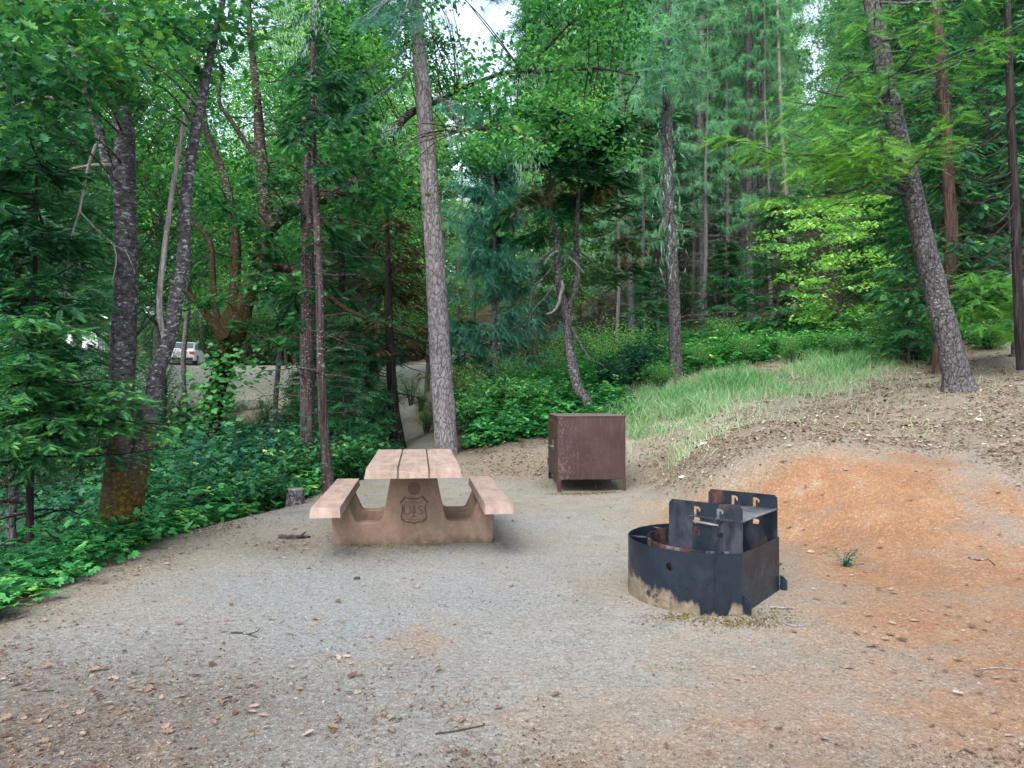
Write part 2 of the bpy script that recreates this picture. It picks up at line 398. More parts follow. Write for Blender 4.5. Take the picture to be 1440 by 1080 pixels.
def steel_mat(name, dirt=True, rust=.3, ash=0.0):
    m, nt, out = mat_new(name)
    g = G(nt)
    o = g.obj()
    x = g.sep(o)
    a = g.noise(o, 5, 4, .6)
    c = g.ramp(a, [(.3, (.005, .009, .015)), (.7, (.012, .019, .030))])
    wear = g.noise(o, 2.6, 3, .5)
    c = g.mix(g.ramp(wear, [(.60, 0), (.78, .22)]), c, (.10, .115, .14))
    rn = g.noise(g.obj((1, 1, .5)), 4.5, 4, .65)
    c = g.mix(g.ramp(rn, [(.66 - rust * .35, 0), (.76 - rust * .35, .9)]), c, g.ramp(g.noise(o, 40, 3), [(.35, (.035, .014, .011)), (.65, (.105, .042, .03))]))
    if ash:
        c = g.mix(g.ramp(g.noise(g.obj((1, 1, .35)), 6, 4, .7), [(.5, 0), (.7, ash)]), c, (.22, .22, .235))
    rough = g.ramp(g.noise(o, 14, 4), [(.3, .25), (.7, .48)])
    if dirt:
        lim = g.math('SUBTRACT', .0, g.math('MULTIPLY', x[0], .36))
        lim = g.math('ADD', lim, g.math('MULTIPLY', g.ramp(x[0], [(0, 0), (.035, 1), (.10, 1), (.14, 0), (.40, 0), (.5, 1)]), .12))
        lim = g.math('ADD', lim, g.math('MULTIPLY', g.math('SUBTRACT', g.noise(g.obj((1, 1, .35)), 17, 4, .7), .5), .20))
        f = g.ramp(g.math('MULTIPLY', g.math('SUBTRACT', lim, x[2]), 22), [(.1, 0), (.9, .95)])
        holes = g.ramp(g.noise(o, 13, 3, .6), [(.36, .12), (.43, 1)])
        f = g.math('MULTIPLY', f, holes)
        dc = g.ramp(g.noise(o, 20, 4, .7), [(.3, (.10, .08, .055)), (.7, (.205, .165, .12))])
        c = g.mix(f, c, dc)
        rough = g.mix(f, rough, (.95, .95, .95))
        sc_ = g.noise(o, 120, 2, .6)
        c = g.mix(g.ramp(sc_, [(.70, 0), (.74, .35)]), c, (.25, .22, .19))
    g.bsdf(out, c, rough, .30, 0, g.bump(a, .08, .004))
    return m
M['steel_out'] = steel_mat('black_steel', True, .0)
M['steel_in'] = steel_mat('rusty_steel', False, .55, .8)
M['steel_plate'] = steel_mat('plate_steel', False, .25, .15)
M['steel_grate'] = simple_mat('grate_steel', (.10, .11, .12), (.20, .21, .22), 9, .45, .5, .3)
M['latch'] = simple_mat('latch_steel', (.10, .11, .125), (.19, .205, .225), 9, .45, .5, .4)

# ------------------------------------------------------------------ mesh buffers
class Buf:
    def __init__(s):
        s.v, s.t, s.a, s.n = [], [], [], 0
    def add(s, V, T, tint):
        V = np.asarray(V, float).reshape(-1, 3)
        s.v.append(V)
        s.t.append(np.asarray(T, np.int64).reshape(-1, 3) + s.n)
        s.a.append(np.broadcast_to(np.asarray(tint, float), (len(V),)))
        s.n += len(V)
    def mesh(s, name, smooth=False, origin=(0, 0, 0)):
        me = bpy.data.meshes.new(name)
        if not s.v: return me
        V = np.concatenate(s.v) - np.asarray(origin, float)
        T = np.concatenate(s.t)
        A = np.concatenate(s.a)
        me.vertices.add(len(V))
        me.vertices.foreach_set('co', V.astype(np.float32).ravel())
        me.loops.add(len(T) * 3)
        me.loops.foreach_set('vertex_index', T.astype(np.int32).ravel())
        me.polygons.add(len(T))
        me.polygons.foreach_set('loop_start', (np.arange(len(T)) * 3).astype(np.int32))
        me.polygons.foreach_set('loop_total', np.full(len(T), 3, np.int32))
        if smooth: me.polygons.foreach_set('use_smooth', np.ones(len(T), bool))
        at = me.attributes.new('tint', 'FLOAT', 'POINT')
        at.data.foreach_set('value', np.clip(A, 0, 1).astype(np.float32))
        me.update(calc_edges=True)
        return me

def tube(buf, pts, rad, k=6, tint=.5, rough=0, seed=0, cap=True, flute=0):
    pts = np.asarray(pts, float)
    rad = np.broadcast_to(np.asarray(rad, float), (len(pts),))
    tan = nrm(np.gradient(pts, axis=0))
    ref = np.array([0, 1., 0]) if abs(tan[0][2]) > .7 else np.array([0, 0, 1.])
    nv = np.empty_like(pts)
    u = nrm(np.cross(tan[0], ref))
    for i in range(len(pts)):
        u = nrm(u - tan[i] * np.dot(u, tan[i]))
        nv[i] = u
    bv = np.cross(tan, nv)
    ang = np.linspace(0, 2 * np.pi, k, endpoint=False)
    ca, sa = np.cos(ang), np.sin(ang)
    R = rad[:, None] * np.ones(k)
    if rough:
        ln = np.concatenate([[0], np.cumsum(np.linalg.norm(np.diff(pts, axis=0), axis=1))])
        q = np.stack([ca[None] * rad[:, None] * 14 + 0 * ln[:, None], sa[None] * rad[:, None] * 14 + 0 * ln[:, None], ln[:, None] * 3.2 + 0 * ca[None]], -1)
        R = R * (1 + rough * (fbm(q, 3, seed) - .5) * 2 + rough * .8 * (fbm(q * .22, 2, seed + 9) - .5) * 2)
        if flute:
            z0 = np.exp(-ln / .35)[:, None]
            R = R * (1 + flute * z0 * (.55 + .45 * np.cos(5 * ang[None] + seed)))
    V = pts[:, None] + R[..., None] * (ca[None, :, None] * nv[:, None] + sa[None, :, None] * bv[:, None])
    n = len(pts)
    i = np.arange(n - 1)[:, None] * k
    j = np.arange(k)[None]
    a, b, c, d = i + j, i + (j + 1) % k, i + k + (j + 1) % k, i + k + j
    T = np.concatenate([np.stack([a, b, c], -1).reshape(-1, 3), np.stack([a, c, d], -1).reshape(-1, 3)])
    V = V.reshape(-1, 3)
    if cap:
        V = np.concatenate([V, pts[-1:]])
        e = (n - 1) * k
        T = np.concatenate([T, np.stack([e + np.arange(k), e + (np.arange(k) + 1) % k, np.full(k, n * k)], -1)])
    buf.add(V, T, tint)

def curve(ctrl, step=.12):
    """Catmull-Rom through control rows (any width), resampled"""
    c = np.asarray(ctrl, float)
    c = np.concatenate([[2 * c[0] - c[1]], c, [2 * c[-1] - c[-2]]])
    out = []
    for i in range(1, len(c) - 2):
        L = np.linalg.norm(c[i + 1][:3] - c[i][:3])
        m = max(2, int(L / step))
        for t in np.linspace(0, 1, m, endpoint=False):
            out.append(.5 * (2 * c[i] + (c[i + 1] - c[i - 1]) * t + (2 * c[i - 1] - 5 * c[i] + 4 * c[i + 1] - c[i + 2]) * t * t + (3 * c[i] - c[i - 1] - 3 * c[i + 1] + c[i + 2]) * t ** 3))
    out.append(c[-2])
    return np.array(out)

def limb(buf, rows, d, k=10, rough=.1, seed=0, step=.1, flute=0):
    """rows of (px, py, width px[, depth]) surveyed in the photograph"""
    c = []
    for r in rows:
        dd = r[3] if len(r) > 3 else d
        p = P(r[0], r[1], dd)
        c.append([*p, max(r[2], .6) / F * dd * .5 * math.cos(math.atan((r[0] - CX) / F))])
    q = curve(c, step)
    tube(buf, q[:, :3], np.maximum(q[:, 3], .004), k, .5, rough, seed, True, flute)
    return q[:, :3]

# templates: (verts, tris); x forward, y sideways, z up
def tmpl_leaf(w=.30, fold=.07):
    return np.array([(0, 0, 0), (.42, w, fold), (1, 0, -.06), (.42, -w, fold)]), np.array([(0, 1, 2), (0, 2, 3)])
def tmpl_oak():
    o = [(0, 0), (.16, .07), (.22, .24), (.33, .12), (.46, .34), (.56, .15), (.72, .36), (.78, .14), (.92, .2), (1, 0)]
    v = [(.5, 0, -.03)] + [(x, y, .06 * abs(y) * 3) for x, y in o] + [(x, -y, .06 * abs(y) * 3) for x, y in o[-2:0:-1]]
    n = len(v) - 1
    return np.array(v), np.array([(0, 1 + i, 1 + (i + 1) % n) for i in range(n)])
def tmpl_maple():
    o = []
    for i in range(10):
        a = -math.pi * .85 + i * math.pi * 1.7 / 9
        r = (.55 if i % 2 else .27) * (1.15 - .25 * abs(a) / 2.6)
        o.append((.45 + r * math.cos(a), r * math.sin(a)))
    v = [(.45, 0, -.05)] + [(x, y, .05) for x, y in o] + [(0, 0, 0)]
    n = len(v) - 1
    return np.array(v), np.array([(0, 1 + i, 1 + (i + 1) % n) for i in range(n)])
def tmpl_multi(base, angles, lift=.0):
    V, T = [], []
    for i, a in enumerate(angles):
        r = math.radians(a)
        v = base[0].copy()
        x = v[:, 0] * math.cos(r) - v[:, 1] * math.sin(r)
        y = v[:, 0] * math.sin(r) + v[:, 1] * math.cos(r)
        V.append(np.stack([x, y, v[:, 2] + lift * np.hypot(x, y)], -1))
        T.append(base[1] + i * len(v))
    return np.concatenate(V), np.concatenate(T)
def tmpl_spray(n=8, side=.2, wid=.055, up=.05, ahead=.13):
    V, T = [], []
    def tri(a, b, c):
        T.append((len(V), len(V) + 1, len(V) + 2))
        V.extend([a, b, c])
    tri((0, .012, 0), (0, -.012, 0), (1, 0, 0))
    for i in range(n):
        t = .03 + .92 * i / (n - 1)
        s = side * (1 - .45 * t) * (.85 + .3 * ((i * 37) % 10) / 10)
        for sg in (1, -1):
            z = up * (1 if (i + (sg > 0)) % 2 else -.35)
            tri((t - wid / 2, 0, 0), (t + wid / 2, 0, 0), (t + ahead, sg * s, z))
    return np.array(V), np.array(T)
def tmpl_cedar():
    V, T = [], []
    def fin(x, y, a, l, w):
        r = math.radians(a)
        d = np.array([math.cos(r), math.sin(r)])
        p = np.array([-d[1], d[0]])
        b = np.array([x, y])
        i = len(V)
        m = b + d * l * .5
        e = b + d * l
        z = -.12 * l
        V.extend([(*b, 0), (*(m + p * w), .03), (*e, z), (*(m - p * w), .02)])
        T.extend([(i, i + 1, i + 2), (i, i + 2, i + 3)])
    fin(0, 0, 0, 1, .035)
    for i, t in enumerate((.06, .17, .28, .39, .5, .61, .72, .83)):
        for sg in (1, -1):
            fin(t + .04 * (sg > 0), 0, sg * (44 - 14 * t), (.34, .24, .37, .27)[(i + (sg > 0)) % 4] * (1 - .5 * t), .024)
    return np.array(V), np.array(T)
def tmpl_tuft(n=16, spread=1.0, wid=.012, seed=1, droop=.12):
    r = np.random.default_rng(seed)
    V, T = [], []
    for i in range(n):
        d = nrm(np.array([1, *r.normal(0, spread * .5, 2)]))
        s = nrm(np.cross(d, r.normal(0, 1, 3))) * wid
        l = r.uniform(.7, 1)
        b = np.array([r.uniform(-.25, .1), 0, 0])
        V.extend([b + s, b - s, b + d * l - np.array([0, 0, droop * l])])
        T.append((3 * i, 3 * i + 1, 3 * i + 2))
    return np.array(V), np.array(T)
def tmpl_blade():
    return np.array([(0, .03, 0), (0, -.03, 0), (.52, .022, .05), (.52, -.022, .05), (1, 0, -.12)]), np.array([(0, 1, 2), (1, 3, 2), (2, 3, 4)])
TL = dict(leaf=tmpl_leaf(), round_leaf=tmpl_leaf(.42, .08), oak=tmpl_oak(), maple=tmpl_maple(), three=tmpl_multi(tmpl_leaf(.33), (-62, 0, 62)), five=tmpl_multi(tmpl_leaf(.26), (-75, -38, 0, 38, 75)),
          fir=tmpl_spray(9, .19, .05, .06, .12), fir_far=tmpl_spray(5, .26, .12, .06, .16), cedar=tmpl_cedar(), tuft=tmpl_tuft(18, 1.05, .013), tuft_far=tmpl_tuft(12, 1.25, .028, 3), blade=tmpl_blade(),
          strand=tmpl_tuft(7, .35, .018, 6, .0))

def scatter(buf, tm, pos, fwd, up, scale, tint):
    V, T = TL[tm] if isinstance(tm, str) else tm
    pos = np.asarray(pos, float)
    n = len(pos)
    if n == 0: return
    fwd = nrm(np.broadcast_to(fwd, (n, 3)))
    up = np.broadcast_to(up, (n, 3))
    sd = nrm(np.cross(up, fwd))
    up = np.cross(fwd, sd)
    sc = np.broadcast_to(np.asarray(scale, float), (n,))[:, None, None]
    W = pos[:, None] + sc * (V[None, :, 0:1] * fwd[:, None] + V[None, :, 1:2] * sd[:, None] + V[None, :, 2:3] * up[:, None])
    TT = T[None] + (np.arange(n) * len(V))[:, None, None]
    buf.add(W.reshape(-1, 3), TT.reshape(-1, 3), np.repeat(np.broadcast_to(tint, (n,)), len(V)))

# ------------------------------------------------------------------ scene objects
def thing(name, label, cat, loc=(0, 0, 0), group=None, rz=0):
    o = bpy.data.objects.new(name, None)
    o.empty_display_size = .2
    COL.objects.link(o)
    o.location = loc
    o.rotation_euler = (0, 0, rz)
    o['label'] = label
    o['category'] = cat
    if group: o['group'] = group
    return o

def part(name, me, mat, parent=None, label=None, kind=None):
    o = bpy.data.objects.new(name, me)
    COL.objects.link(o)
    if mat is not None:
        me.materials.clear()
        me.materials.append(mat)
    if parent is not None: o.parent = parent
    if label: o['label'] = label
    if kind: o['kind'] = kind
    return o

def solo(name, me, mat, label, cat, loc=(0, 0, 0), group=None, rz=0):
    o = part(name, me, mat)
    o.location = loc
    o.rotation_euler = (0, 0, rz)
    o['label'] = label
    o['category'] = cat
    if group: o['group'] = group
    return o

def dup(root, loc, rz=0., scale=1., label=None, group=None):
    r = root.copy()
    COL.objects.link(r)
    r.location = loc
    r.rotation_euler = (0, 0, rz)
    r.scale = (scale,) * 3 if np.isscalar(scale) else scale
    if label: r['label'] = label
    if group: r['group'] = group
    for ch in list(root.children):
        c = ch.copy()
        COL.objects.link(c)
        c.parent = r
    return r

def mesh_from(bm, name, bevel=0, seg=2):
    if bevel:
        bmesh.ops.bevel(bm, geom=[e for e in bm.edges if len(e.link_faces) == 2 and e.calc_face_angle(0) > .5], offset=bevel, segments=seg, affect='EDGES', profile=.5, clamp_overlap=True)
    bmesh.ops.recalc_face_normals(bm, faces=bm.faces[:])
    me = bpy.data.meshes.new(name)
    bm.to_mesh(me)
    bm.free()
    return me

def bm_box(bm, c, s, rz=0):
    m = Matrix.Translation(c) @ Matrix.Rotation(rz, 4, 'Z') @ Matrix.Diagonal((*s, 1))
    return bmesh.ops.create_cube(bm, size=1, matrix=m)

def bm_prism(bm, poly, axis, a, b):
    """extrude polygon [(u,v)] along axis from a to b; axis 'y': u=x v=z ; 'z': u=x v=y"""
    def pt(u, v, w):
        return (u, w, v) if axis == 'y' else ((u, v, w) if axis == 'z' else (w, u, v))
    A = [bm.verts.new(pt(u, v, a)) for u, v in poly]
    B = [bm.verts.new(pt(u, v, b)) for u, v in poly]
    n = len(poly)
    bm.faces.new(A)
    bm.faces.new(B[::-1])
    for i in range(n):
        bm.faces.new((A[i], B[i], B[(i + 1) % n], A[(i + 1) % n]))

def flat_mesh(name, outlines, depth, bevel=0.0):
    """extruded flat shape, later outlines are holes; lies in XY, extruded both ways by depth"""
    cu = bpy.data.curves.new(name, 'CURVE')
    cu.dimensions = '2D'
    cu.fill_mode = 'BOTH'
    cu.extrude = depth
    cu.bevel_depth = bevel
    for o in outlines:
        s = cu.splines.new('POLY')
        s.points.add(len(o) - 1)
        for p, (x, y) in zip(s.points, o): p.co = (x, y, 0, 1)
        s.use_cyclic_u = True
    ob = bpy.data.objects.new(name, cu)
    COL.objects.link(ob)
    bpy.context.view_layer.update()
    me = bpy.data.meshes.new_from_object(ob.evaluated_get(bpy.context.evaluated_depsgraph_get()))
    bpy.data.objects.remove(ob)
    bpy.data.curves.remove(cu)
    return me

def text_mesh(s, size, depth, spread=1.0):
    cu = bpy.data.curves.new('lettering', 'FONT')
    cu.body = s
    cu.size = size
    cu.extrude = depth
    cu.align_x = 'CENTER'
    cu.align_y = 'CENTER'
    cu.space_character = spread
    ob = bpy.data.objects.new('lettering', cu)
    COL.objects.link(ob)
    bpy.context.view_layer.update()
    me = bpy.data.meshes.new_from_object(ob.evaluated_get(bpy.context.evaluated_depsgraph_get()))
    bpy.data.objects.remove(ob)
    bpy.data.curves.remove(cu)
    return me

def xform(me, mtx):
    me.transform(mtx)
    me.update()
    return me

def join_meshes(name, mes):
    bm = bmesh.new()
    for m in mes:
        bm.from_mesh(m)
    me = bpy.data.meshes.new(name)
    bm.to_mesh(me)
    bm.free()
    return me

def smooth_by_angle(me, ang=.6):
    me.polygons.foreach_set('use_smooth', np.ones(len(me.polygons), bool))
    try: me.set_sharp_from_angle(angle=ang)
    except Exception: pass
    return me

# ================================================================== GROUND
def axis(lo, hi, step, out0, out1, grow=1.09):
    a = list(np.arange(lo, hi, step))
    s, x = step, hi
    while x < out1:
        a.append(x)
        s *= grow
        x += s
    a.append(out1)
    s, x = step, lo
    b = []
    while True:
        s *= grow
        x -= s
        if x < out0: break
        b.append(x)
    b.append(out0)
    return np.array(b[::-1] + a)

def blobs(x, y, L):
    r = np.zeros_like(x)
    for bx, by, rad, st in L:
        r = np.maximum(r, st * np.exp(-(((x - bx) ** 2 + (y - by) ** 2) / rad ** 2) * 1.2))
    return r

RED = [(4.6, 5.4, 1.0, .8), (4.2, 4.5, .9, .75), (3.3, 4.0, 1.0, .95), (2.6, 3.4, .9, .85), (2.0, 3.0, .8, .7), (2.4, 4.2, .8, .8), (4.2, 7.4, .9, .85), (5.2, 6.8, 1.0, .75), (2.6, 7.8, .7, .8), (2.2, 8.2, .5, .6), (3.4, 3.0, .8, .5), (1.6, 2.6, .7, .45), (2.9, 7.0, .9, 1), (3.6, 6.7, .9, 1), (4.4, 6.2, .9, .8), (1.2, 2.9, .9, .5), (2.0, 2.5, .8, .5), (.6, 2.5, .7, .35), (2.1, 7.4, .8, .9), (2.8, 7.0, 1.0, 1), (3.2, 6.2, 1.3, 1), (2.9, 5.2, 1.0, .95), (3.7, 5, 1.1, .9), (2.6, 4.5, .9, .75), (2.0, 3.6, .9, .5), (1.3, 3.3, .8, .42), (2.2, 2.8, .8, .35),
       (-.6, 4.0, .35, .4), (1.8, 8.4, .5, .4), (.4, 2.9, .7, .28), (-.1, 11.2, .8, .4), (.3, 12, .6, .35)]
def zones(x, y):
    e = (n2(x, y, 1.1, 21) - .5) * .9
    pad_l = -3.02 + .18 * sstep(8, 12, y) * 2
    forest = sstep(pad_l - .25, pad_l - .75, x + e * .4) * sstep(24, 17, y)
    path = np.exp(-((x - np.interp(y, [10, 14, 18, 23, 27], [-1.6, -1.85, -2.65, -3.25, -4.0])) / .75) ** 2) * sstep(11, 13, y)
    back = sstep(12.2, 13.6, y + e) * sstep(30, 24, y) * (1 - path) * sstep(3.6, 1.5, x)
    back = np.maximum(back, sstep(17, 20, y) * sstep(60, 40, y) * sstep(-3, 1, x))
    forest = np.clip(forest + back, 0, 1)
    far = sstep(46, 52, y)
    forest = np.maximum(forest, far)
    red = blobs(x, y, RED)
    bank = sstep(1.55, 2.1, x - .06 * (y - 8) + e * .5) * sstep(7.3, 8.1, y + .12 * (x - 3) + e * 1.3) * sstep(22, 17, y)
    bank = np.maximum(bank, sstep(4.2, 5.2, x + e) * sstep(5.3, 6.8, y))
    litter = np.clip(bank * .9 + .7 * sstep(10.4, 11.4, y + e) * sstep(14, 12.6, y) * sstep(-1.3, -.6, x) * sstep(2.2, 1.2, x), 0, 1)
    litter = np.maximum(litter, .40 * sstep(-2.4, -3.1, x + e * .5) * sstep(9, 7, y))
    litter = np.maximum(litter, .5 * sstep(2.2, 3.4, x) * sstep(4.4, 3.2, y))
    red = red * (1 - .85 * bank)
    pale = sstep(24, 26, y) * sstep(40, 36, y) * sstep(-1, -4, x) * .9
    pale = np.maximum(pale, .35 * np.exp(-(((x - 3.4) / 1.8) ** 2 + ((y - 12.3) / 1.2) ** 2)))
    mulch_shade = .70 * sstep(.2, -1.6, x + e) * sstep(4.4, 3.0, y + e * 1.3)
    mulch_shade = np.maximum(mulch_shade, .42 * sstep(3.0, 2.3, y + e))
    mulch_shade = np.maximum(mulch_shade, .65 * blobs(x, y, [(-2.0, 6.3, .5, 1), (-.2, 6.5, .5, .9), (-1.2, 6.2, .6, .8), (-.9, 6.9, .9, 1), (1.1, 10.3, .7, 1)]))  # dark blobs paint contact shade around table and locker
    cool = .8 * blobs(x, y, [(-1.6, 5.0, 1.2, 1), (-1.0, 4.2, 1.0, 1), (-.3, 4.8, .9, .9), (-.2, 6.0, .8, .6), (-2.0, 3.8, .9, .8), (.3, 7.5, .8, .5), (.2, 5.6, .7, .6), (-.6, 3.2, 1.0, .7), (-1.6, 3.1, .8, .7), (.1, 3.8, .7, .5)])
    return dict(cool=cool, red=red, litter_zone=litter, pale=pale, forest=forest, mulch_shade=mulch_shade, path=path)

def build_ground():
    xs = axis(-4.6, 7.2, .05, -155, 155)
    ys = axis(1.4, 14, .05, -110, 175)
    X, Y = np.meshgrid(xs, ys)
    Z = gz(X, Y)
    nx, ny = len(xs), len(ys)
    i = np.arange(ny - 1)[:, None] * nx + np.arange(nx - 1)[None]
    T = np.concatenate([np.stack([i, i + 1, i + nx + 1], -1).reshape(-1, 3), np.stack([i, i + nx + 1, i + nx], -1).reshape(-1, 3)])
    b = Buf()
    b.add(np.stack([X, Y, Z], -1), T, .5)
    me = b.mesh('ground', True)
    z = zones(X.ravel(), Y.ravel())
    for k in ('cool', 'red', 'litter_zone', 'pale', 'forest', 'mulch_shade'):
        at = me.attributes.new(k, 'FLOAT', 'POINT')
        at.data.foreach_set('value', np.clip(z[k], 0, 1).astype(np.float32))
    part('ground', me, M['ground'], kind='structure')

def build_road():
    xs = np.arange(-70, 3, 1.0)
    V, T = [], []
    us = np.linspace(-3.6, 3.6, 7)
    for x in xs:
        for u in us:
            y = float(road_y(np.array(x))) + u
            V.append((x, y, gz1(x, y) + .05 + .03 * (1 - (u / 3.6) ** 2)))
    k = len(us)
    for i in range(len(xs) - 1):
        for j in range(k - 1):
            a = i * k + j
            T += [(a, a + k, a + k + 1), (a, a + k + 1, a + 1)]
    b = Buf()
    b.add(V, T, .5)
    part('road', b.mesh('road', True), M['asphalt'], kind='structure')

# ------------------------------------------------------------------ ground scatter (nobody could count these)
def rand_xy(n, x0, x1, y0, y1, power=2.0):
    """more samples near the camera"""
    u = RNG.random(n)
    y = (y0 ** (1 - power) + u * (y1 ** (1 - power) - y0 ** (1 - power))) ** (1 / (1 - power)) if power != 1 else y0 * (y1 / y0) ** u
    s = RNG.random(n)
    return x0 * np.maximum(y, 2.2) / 3 + s * (x1 - x0) * np.maximum(y, 2.2) / 3, y

def flat_dirs(n, tilt=.35):
    a = RNG.random(n) * 2 * np.pi
    f = np.stack([np.cos(a), np.sin(a), RNG.normal(0, tilt * .6, n)], -1)
    u = np.stack([RNG.normal(0, tilt, n), RNG.normal(0, tilt, n), np.ones(n)], -1)
    return f, u

def clear_of_objects(x, y):
    ok = ((x - 1.32) ** 2 + (y - 4.89) ** 2) > .5 ** 2
    return ok

def build_litter():
    b = Buf()
    # crumbled leaf chips everywhere, dense on the bank and at the left edge
    x, y = rand_xy(300000, -2.6, 3.0, 2.2, 17, 1.4)
    z = zones(x, y)
    den = .03 + .9 * z['litter_zone'] + .20 * z['mulch_shade'] - .06 * z['red'] + .15 * sstep(3.0, 2.4, y) + .45 * np.exp(-((x + 3.0) / .35) ** 2)
    den = den * (.15 + 1.6 * sstep(.30, .68, n2(x, y, 1.7, 31)))
    den = np.where(z['forest'] > .5, .5, den)
    k = (RNG.random(len(x)) < den) & clear_of_objects(x, y) & (x > -5.5)
    x, y = x[k], y[k]
    zz = gz(x, y)
    f, u = flat_dirs(len(x), .45)
    s = RNG.lognormal(math.log(.0078), .45, len(x)).clip(.004, .024) * (1 + .12 * y)
    t = np.clip(RNG.beta(1.5, 1.5, len(x)) + .22 * zones(x, y)['litter_zone'] - .1, 0, 1)
    s = s * (1 + .9 * zones(x, y)['litter_zone'] * sstep(6, 8, y))
    scatter(b, 'leaf', np.stack([x, y, zz + .004 + s * .12], -1), f, u, s, t)
    # whole oak leaves
    x, y = rand_xy(11000, -2.5, 2.9, 2.3, 14, 1.1)
    z = zones(x, y)
    den = (.015 + .6 * z['litter_zone'] + .25 * z['mulch_shade'] + .12 * sstep(1.2, 2.5, x)) * (.2 + 1.5 * sstep(.42, .62, n2(x, y, 1.9, 91)))
    k = (RNG.random(len(x)) < den) & clear_of_objects(x, y) & (x > -4)
    x, y = x[k], y[k]
    f, u = flat_dirs(len(x), .3)
    s = RNG.uniform(.028, .062, len(x))
    scatter(b, 'oak', np.stack([x, y, gz(x, y) + .010], -1), f, u, s, RNG.choice([.3, .5, .62, .74, .86], len(x), p=[.2, .25, .25, .2, .1]))
    part('leaf_litter', b.mesh('leaf_litter'), M['litter'], kind='stuff')
    # needles and fine straw
    b = Buf()
    x, y = rand_xy(60000, -2.5, 2.8, 2.2, 13, 1.9)
    z = zones(x, y)
    den = (.22 + .55 * z['litter_zone'] + .4 * z['mulch_shade'] - .1 * z['red']) * (.4 + 1.2 * n2(x, y, 1.3, 77))
    k = (RNG.random(len(x)) < den) & clear_of_objects(x, y) & (x > -4)
    x, y = x[k], y[k]
    f, u = flat_dirs(len(x), .1)
    f[:, 2] *= .4
    V = (np.array([(-.5, .014, 0), (-.5, -.014, 0), (.5, .012, .0), (.5, -.012, .0)]), np.array([(0, 1, 3), (0, 3, 2)]))
    scatter(b, V, np.stack([x, y, gz(x, y) + .006], -1), f, u, RNG.uniform(.02, .07, len(x)), RNG.beta(2.4, 2, len(x)))
    part('needle_litter', b.mesh('needle_litter'), M['needles'], kind='stuff')
    # grit
    b = Buf()
    x, y = rand_xy(70000, -2.4, 2.5, 2.2, 9, 2.0)
    k = (RNG.random(len(x)) < .10 + .9 * n2(x, y, 1.1, 55)) & clear_of_objects(x, y) & (x > -3.4)
    x, y = x[k], y[k]
    f, u = flat_dirs(len(x), .3)
    pv = np.array([(.5, 0, -.1), (0, .42, -.1), (-.5, .05, -.1), (-.05, -.4, -.1), (.05, .04, .4)])
    pt = np.array([(0, 1, 4), (1, 2, 4), (2, 3, 4), (3, 0, 4)])
    s = RNG.lognormal(math.log(.0050), .42, len(x)).clip(.0025, .022)
    scatter(b, (pv, pt), np.stack([x, y, gz(x, y)], -1), f, u, s, RNG.beta(1.5, 1.7, len(x)))
    part('gravel', b.mesh('gravel'), M['grit'], kind='stuff')

def build_grass():
    b = Buf()
    n = 330000
    x = RNG.uniform(1.2, 12, n)
    y = RNG.uniform(8.3, 21, n)
    e = n2(x, y, .7, 40)
    den = blobs(x, y, [(3.2, 13.2, 1.5, .95), (4.6, 14.3, 1.7, 1), (2.2, 12.4, .8, .7), (6.4, 16.0, 1.6, .9), (2.6, 15, 1.2, .7), (5.3, 13.0, .9, .6), (8.5, 17.5, 1.5, .7), (3.9, 13.8, 1.5, 1), (5.6, 15.2, 1.6, 1), (7.3, 16.6, 1.5, .9), (2.4, 13.4, 1.2, .9), (3.1, 11.2, .7, .30), (2.5, 10.3, .4, .3)])
    den = den * sstep(.18, .60, e) * (.35 + 1.2 * n2(x, y, 2.2, 41)) * sstep(.32, .55, n2(x, y, 4.5, 42))
    den = np.maximum(den, (.012 + .10 * blobs(x, y, [(2.5, 10.0, .7, 1), (2.9, 11.0, .9, 1), (3.6, 12.2, 1.2, 1), (5.5, 12.4, 1.0, .7)])) * sstep(1.9, 2.4, x))
    k = RNG.random(n) < den
    x, y = x[k], y[k]
    m = len(x)
    f = np.stack([RNG.normal(0, .42, m), RNG.normal(0, .42, m), np.ones(m)], -1)
    u = np.stack([RNG.normal(0, 1, m), RNG.normal(0, 1, m), np.zeros(m)], -1)
    t = np.clip(RNG.beta(1.6, 1.6, m) * .95 + .25 * sstep(.5, .1, den[k]) + .35 * (n2(x, y, .5, 44) - .42) * 2 - .15 * sstep(12.5, 15, y), 0, 1)
    V, T = TL['blade']
    V = V * np.array([1, .55, 2.4])
    scatter(b, (V, T), np.stack([x, y, gz(x, y) - .01], -1), f, u, RNG.uniform(.10, .50, m) * (.45 + .65 * den[k] / max(den.max(), .1)), t)
    part('grass', b.mesh('grass'), M['grass'], kind='stuff')
    # moss cushions round the feet of the furniture
    b = Buf()
    for cx, cy, rx, ry, cnt in ((1.06, 4.36, .13, .05, 330), (1.36, 4.26, .15, .06, 620), (1.60, 4.36, .10, .07, 220), (.85, 9.66, .20, .07, 700), (1.25, 9.7, .14, .06, 260), (-1.25, 6.33, .16, .04, 200), (-.75, 6.4, .12, .03, 130), (.48, 10.4, .06, .25, 200)):
        x = RNG.normal(cx, rx, cnt)
        y = RNG.normal(cy, ry, cnt)
        f, u = flat_dirs(cnt, .5)
        f[:, 2] = np.abs(RNG.normal(.7, .4, cnt))
        scatter(b, 'leaf', np.stack([x, y, gz(x, y)], -1), f, u, RNG.uniform(.008, .02, cnt), RNG.beta(2, 2, cnt))
    part('moss', b.mesh('moss'), M['moss'], kind='stuff')

